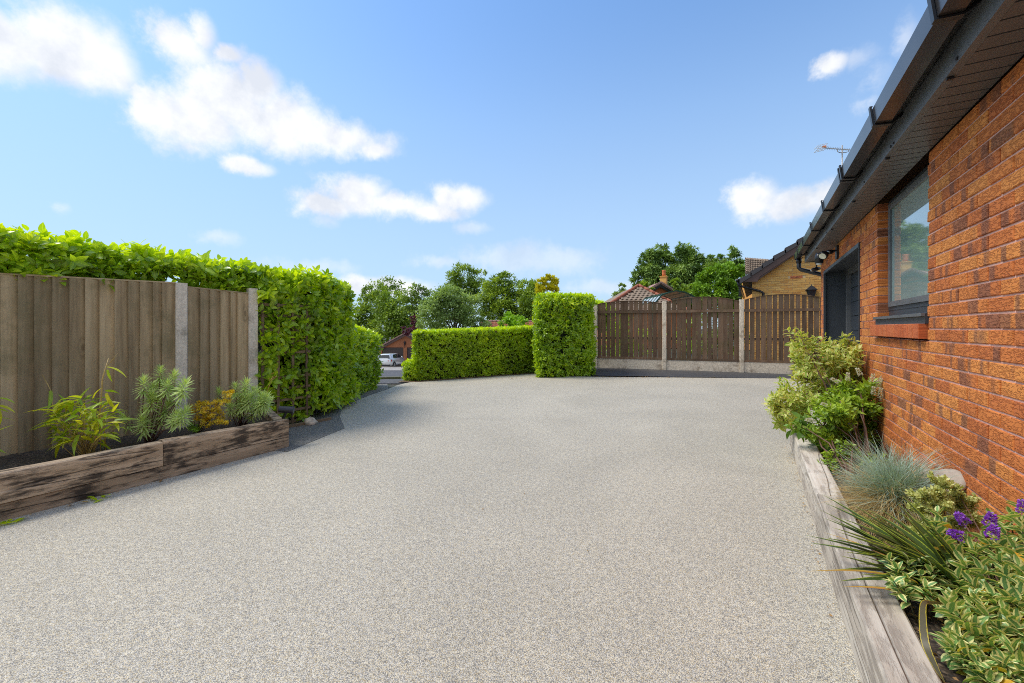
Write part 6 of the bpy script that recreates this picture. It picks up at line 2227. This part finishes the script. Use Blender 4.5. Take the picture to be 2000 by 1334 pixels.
def rosette_mesh(seed, L=.08, k=80, r=.03, h=.10):
    g = np.random.default_rng(seed)
    t = np.linspace(0, 1, k)
    ph = np.arange(k) * 2.39996
    el = np.radians(-35 + 105 * t + g.normal(0, 7, k))
    D = np.stack([np.cos(ph) * np.cos(el), np.sin(ph) * np.cos(el), np.sin(el)], 1)
    P = np.stack([np.cos(ph) * .004, np.sin(ph) * .004, (t - .5) * h], 1)
    N_ = np.stack([-np.cos(ph) * np.sin(el), -np.sin(ph) * np.sin(el), np.cos(el)], 1)
    tv, tf, tuv = leaf_t(L, .0125, 3, .2, .12, .6, .8)
    R = frames(D, N_)
    S = g.uniform(.75, 1.1, k) * (1 - .35 * t)
    V = np.einsum('kij,nj->kni', R, tv) * S[:, None, None] + P[:, None, :]
    mb = MB()
    for i in range(k):
        mb.add([tuple(q) for q in V[i]], tf)
    return mb.mesh('leaf_rosette', L_euph)


ROS = [rosette_mesh(i) for i in range(3)]


def build_euphorbia(label, base, pts, Z, sc_=1.0):
    r = thing('spurge', label, 'shrub', base)
    tips = []
    for i, (cx, cy) in enumerate(pts):
        p = at(60 + cx / 4, 700 + cy / 4, Z + random.uniform(-.1, .1))
        tips.append(p)
        up = (p - Vector(base)).normalized() + Vector((0, 0, .8))
        M = up.to_track_quat('Z', 'Y').to_matrix().to_4x4() @ Matrix.Rotation(random.uniform(0, 6), 4, 'Z') @ Matrix.Scale(sc_ * random.uniform(.9, 1.15), 4)
        M.translation = p
        inst('leaf_rosette', ROS[i % 3], M, r)
    stems(r, base, [t - Vector((0, 0, .02)) for t in tips], .005, .0035, m=M_stem, bow=.06)


e1 = at(290, 868, 3.95); e1.z = .2
build_euphorbia('taller grey-green spurge bush with rosette heads in front of the first concrete post', e1,
                [(885, 215), (1010, 130), (1110, 175), (1005, 245), (1195, 235), (940, 335), (1065, 230), (745, 500), (895, 450), (1030, 460), (1125, 470), (1190, 455), (880, 520), (955, 270), (1150, 300), (1060, 400)], 3.9, 1.25)
e2 = at(470, 832, 4.62); e2.z = .2
build_euphorbia('lower spreading spurge bush beside the last concrete post', e2,
                [(1480, 285), (1680, 230), (1760, 290), (1830, 335), (1600, 245), (1560, 390), (1640, 395), (1705, 330), (1780, 375), (1845, 360), (1730, 280), (1670, 290), (1600, 320), (1800, 320), (1740, 420), (1650, 350)], 4.55, 1.25)


def build_spirea():
    base = at(383, 848, 4.3); base.z = .2
    r = thing('yellow_spirea', 'small golden-yellow leaved shrub between the two spurge bushes', 'shrub', base)
    P = []; A = []
    tips = []
    for (cx, cy, rp) in [(1330, 420, 13), (1380, 450, 13), (1450, 440, 12), (1310, 365, 12), (1290, 400, 10), (1400, 390, 12), (1430, 350, 12), (1500, 330, 12), (1545, 280, 11), (1420, 430, 12), (1490, 480, 10), (1530, 490, 7), (1310, 460, 12), (1370, 500, 12), (1440, 500, 10), (1340, 350, 8), (1470, 390, 10), (1555, 262, 7)]:
        c = at(60 + cx / 4, 700 + cy / 4, 4.25 + random.uniform(-.08, .08)); rr = rp * 4.25 / FP
        tips.append(c)
        X, O = blob_points(c, rr, 34, .4, flat=.5)
        P.append(X); A.append(O + [0, 0, .8])
    P = np.concatenate(P); A = np.concatenate(A)
    PP, RR = shoots(P, A, 6, spread=(40, 85), step=.003)
    scatter(r, 'leaf', leaf_t(.020, .009, 2, .2, .1), PP, RR, rng.uniform(.7, 1.2, len(PP)), L_spir, 0)
    q = at(385, 830, 4.25)
    X, O = blob_points(q, .08, 60, .5)
    PP, RR = shoots(X, O + [0, 0, .8], 6, spread=(40, 85))
    scatter(r, 'green_leaves', leaf_t(.024, .010, 2, .2, .1), PP, RR, rng.uniform(.7, 1.2, len(PP)), L_lime, 0)
    stems(r, base, tips, .003, .0015, bow=.05)


build_spirea()


def build_spot():
    c = at(559, 800, 4.62)
    r = thing('garden_spotlight', 'small black spike spotlight at the end of the stained sleepers', 'spotlight', c)
    ax = (W(1, .25) - W(0, 0)).normalized() + Vector((0, 0, -.12)); ax.normalize()
    obj('lamp_head', MB().tube([c - ax * .075, c - ax * .07, c + ax * .06, c + ax * .06, c + ax * .075], [.028, .036, .038, .043, .043], 16), M_black, r, smooth=False)
    obj('lens', MB().tube([c + ax * .0752, c + ax * .077], .036, 16), M_glassd, r)
    b = at(546, 832, 4.66)
    obj('spike', MB().bar(c - Vector((0, 0, .03)), b, .03, .014), M_black, r)
    obj('cable', MB().tube([b, b + Vector((-.05, .03, -.01)), b + Vector((-.10, .1, -.04))], .004, 5), M_black, r)
    d0, d1 = at(519, 772, 4.75), at(533, 735, 4.75)
    q = thing('dry_flower_stem', 'single dried flower stem leaning over the far spurge bush', 'dried flower', d0)
    obj('stem', MB().tube([at(505, 812, 4.7), d0, d1], [.004, .004, .003], 5), M_cane, q)
    X, O = blob_points(d1, .03, 30, .6)
    merged('seed_head', card_t(.018, .012), X, frames(O, rng.normal(0, 1, O.shape)), np.ones(len(X)), L_dry, q)


build_spot()

# fallen leaves and weeds along the sleeper foot
fl = tmesh('fallen_leaf', leaf_t(.05, .022, 3, .2, .3), L_dry)
fg = tmesh('fallen_leaf', leaf_t(.07, .025, 3, .2, .2), L_laurelY)
spots = [(136, 991, 0, 'curled brown dead leaf by the foot of the left sleepers'), (156, 984, 0, 'small tan dead leaf just right of the curled brown one'), (318, 939, 0, 'orange dead leaf under the joint of the upper sleepers')]
for px, py, k, lab in spots:
    o = bpy.data.objects.new('fallen_leaf', fl); link(o)
    o.matrix_basis = Matrix.Translation(gnd(px, py) + Vector((0, 0, .012))) @ Matrix.Rotation(random.uniform(0, 6), 4, 'Z') @ Matrix.Rotation(.15, 4, 'X')
    o['label'] = lab; o['category'] = 'fallen leaf'; o['group'] = 'dead leaves along the left sleepers'


def weed(px, py, n, lab, z=0.0):
    c = gnd(px, py); r = thing('weed', lab, 'weed', c)
    for i in range(n):
        a = random.uniform(0, 6.28)
        M = Matrix.Translation(c + Vector((random.uniform(-.05, .05), random.uniform(-.03, .03), .006))) @ Matrix.Rotation(a, 4, 'Z') @ Matrix.Rotation(random.uniform(.1, .5), 4, 'X')
        inst('leaf', fg, M, r)


weed(195, 975, 5, 'small green weed growing at the foot of the sleepers below the bamboo')
weed(15, 1022, 8, 'green weed tuft at the sleeper foot on the left picture edge')
P = np.array([tuple(SLp(rng.uniform(-.3, 2.0), -abs(rng.normal(0, .05)) - .01, .008)) for _ in range(60)] + [(.33 - abs(rng.normal(0, .03)), rng.uniform(.8, 5.5), .008) for _ in range(110)] + [tuple(W(rng.uniform(-1.5, 2.5), rng.uniform(2, 9), .006)) for _ in range(40)])
o = merged('leaf_crumbs', card_t(.014, .010), P, frames(rng.normal(0, 1, P.shape) * [1, 1, .1], np.tile([0, 0, 1.], (len(P), 1)) + rng.normal(0, .2, P.shape)), rng.uniform(.4, 1.3, len(P)), L_dry, None, kind='stuff')
o['label'] = 'tiny crumbs of dry leaf along the sleeper feet and over the drive'
# leaf litter against the upstand and hedge foot
P = np.array([tuple(gnd(rng.uniform(815, 1050), rng.uniform(733, 742)) + Vector((0, 0, .012))) for _ in range(70)] +
             [tuple(gnd(rng.uniform(1150, 1400), rng.uniform(736, 739)) + Vector((0, 0, .01))) for _ in range(60)] +
             [tuple(gnd(rng.uniform(660, 700), rng.uniform(786, 790)) + Vector((0, 0, .01))) for _ in range(12)])
o = merged('leaf_litter', card_t(.045, .03), P, frames(rng.normal(0, 1, P.shape) * [1, 1, .1], np.tile([0, 0, 1.], (len(P), 1)) + rng.normal(0, .2, P.shape)), rng.uniform(.5, 1.2, len(P)), L_dry, None, kind='stuff')
o['label'] = 'scattered dry leaves along the far edge of the drive'

# ------------------------------------------------------------------ groups of alike things
for o in sc.objects:
    if o.parent is None and 'category' in o and 'group' not in o:
        g = {'broadleaf_tree': 'broadleaf trees beyond the long hedge', 'conifer': 'conifers behind the houses on the right',
             'laurel_hedge': 'laurel hedges round the drive', 'boundary_hedge': 'neat hedges at the far side of the drive',
             'spurge': 'spurge bushes in the left bed', 'bamboo': 'bamboos in the left bed', 'flat_stone': 'pale stones by the brick wall',
             'sleeper_edging': 'railway sleeper edgings', 'variegated_hebe': 'variegated hebes in the right bed', 'weed': 'weeds along the left sleepers',
             'wall_lantern': 'wall lanterns on neighbouring buildings', 'garden_bush': 'bushes behind the picket fence'}.get(o.name.split('.')[0])
        if g:
            o['group'] = g
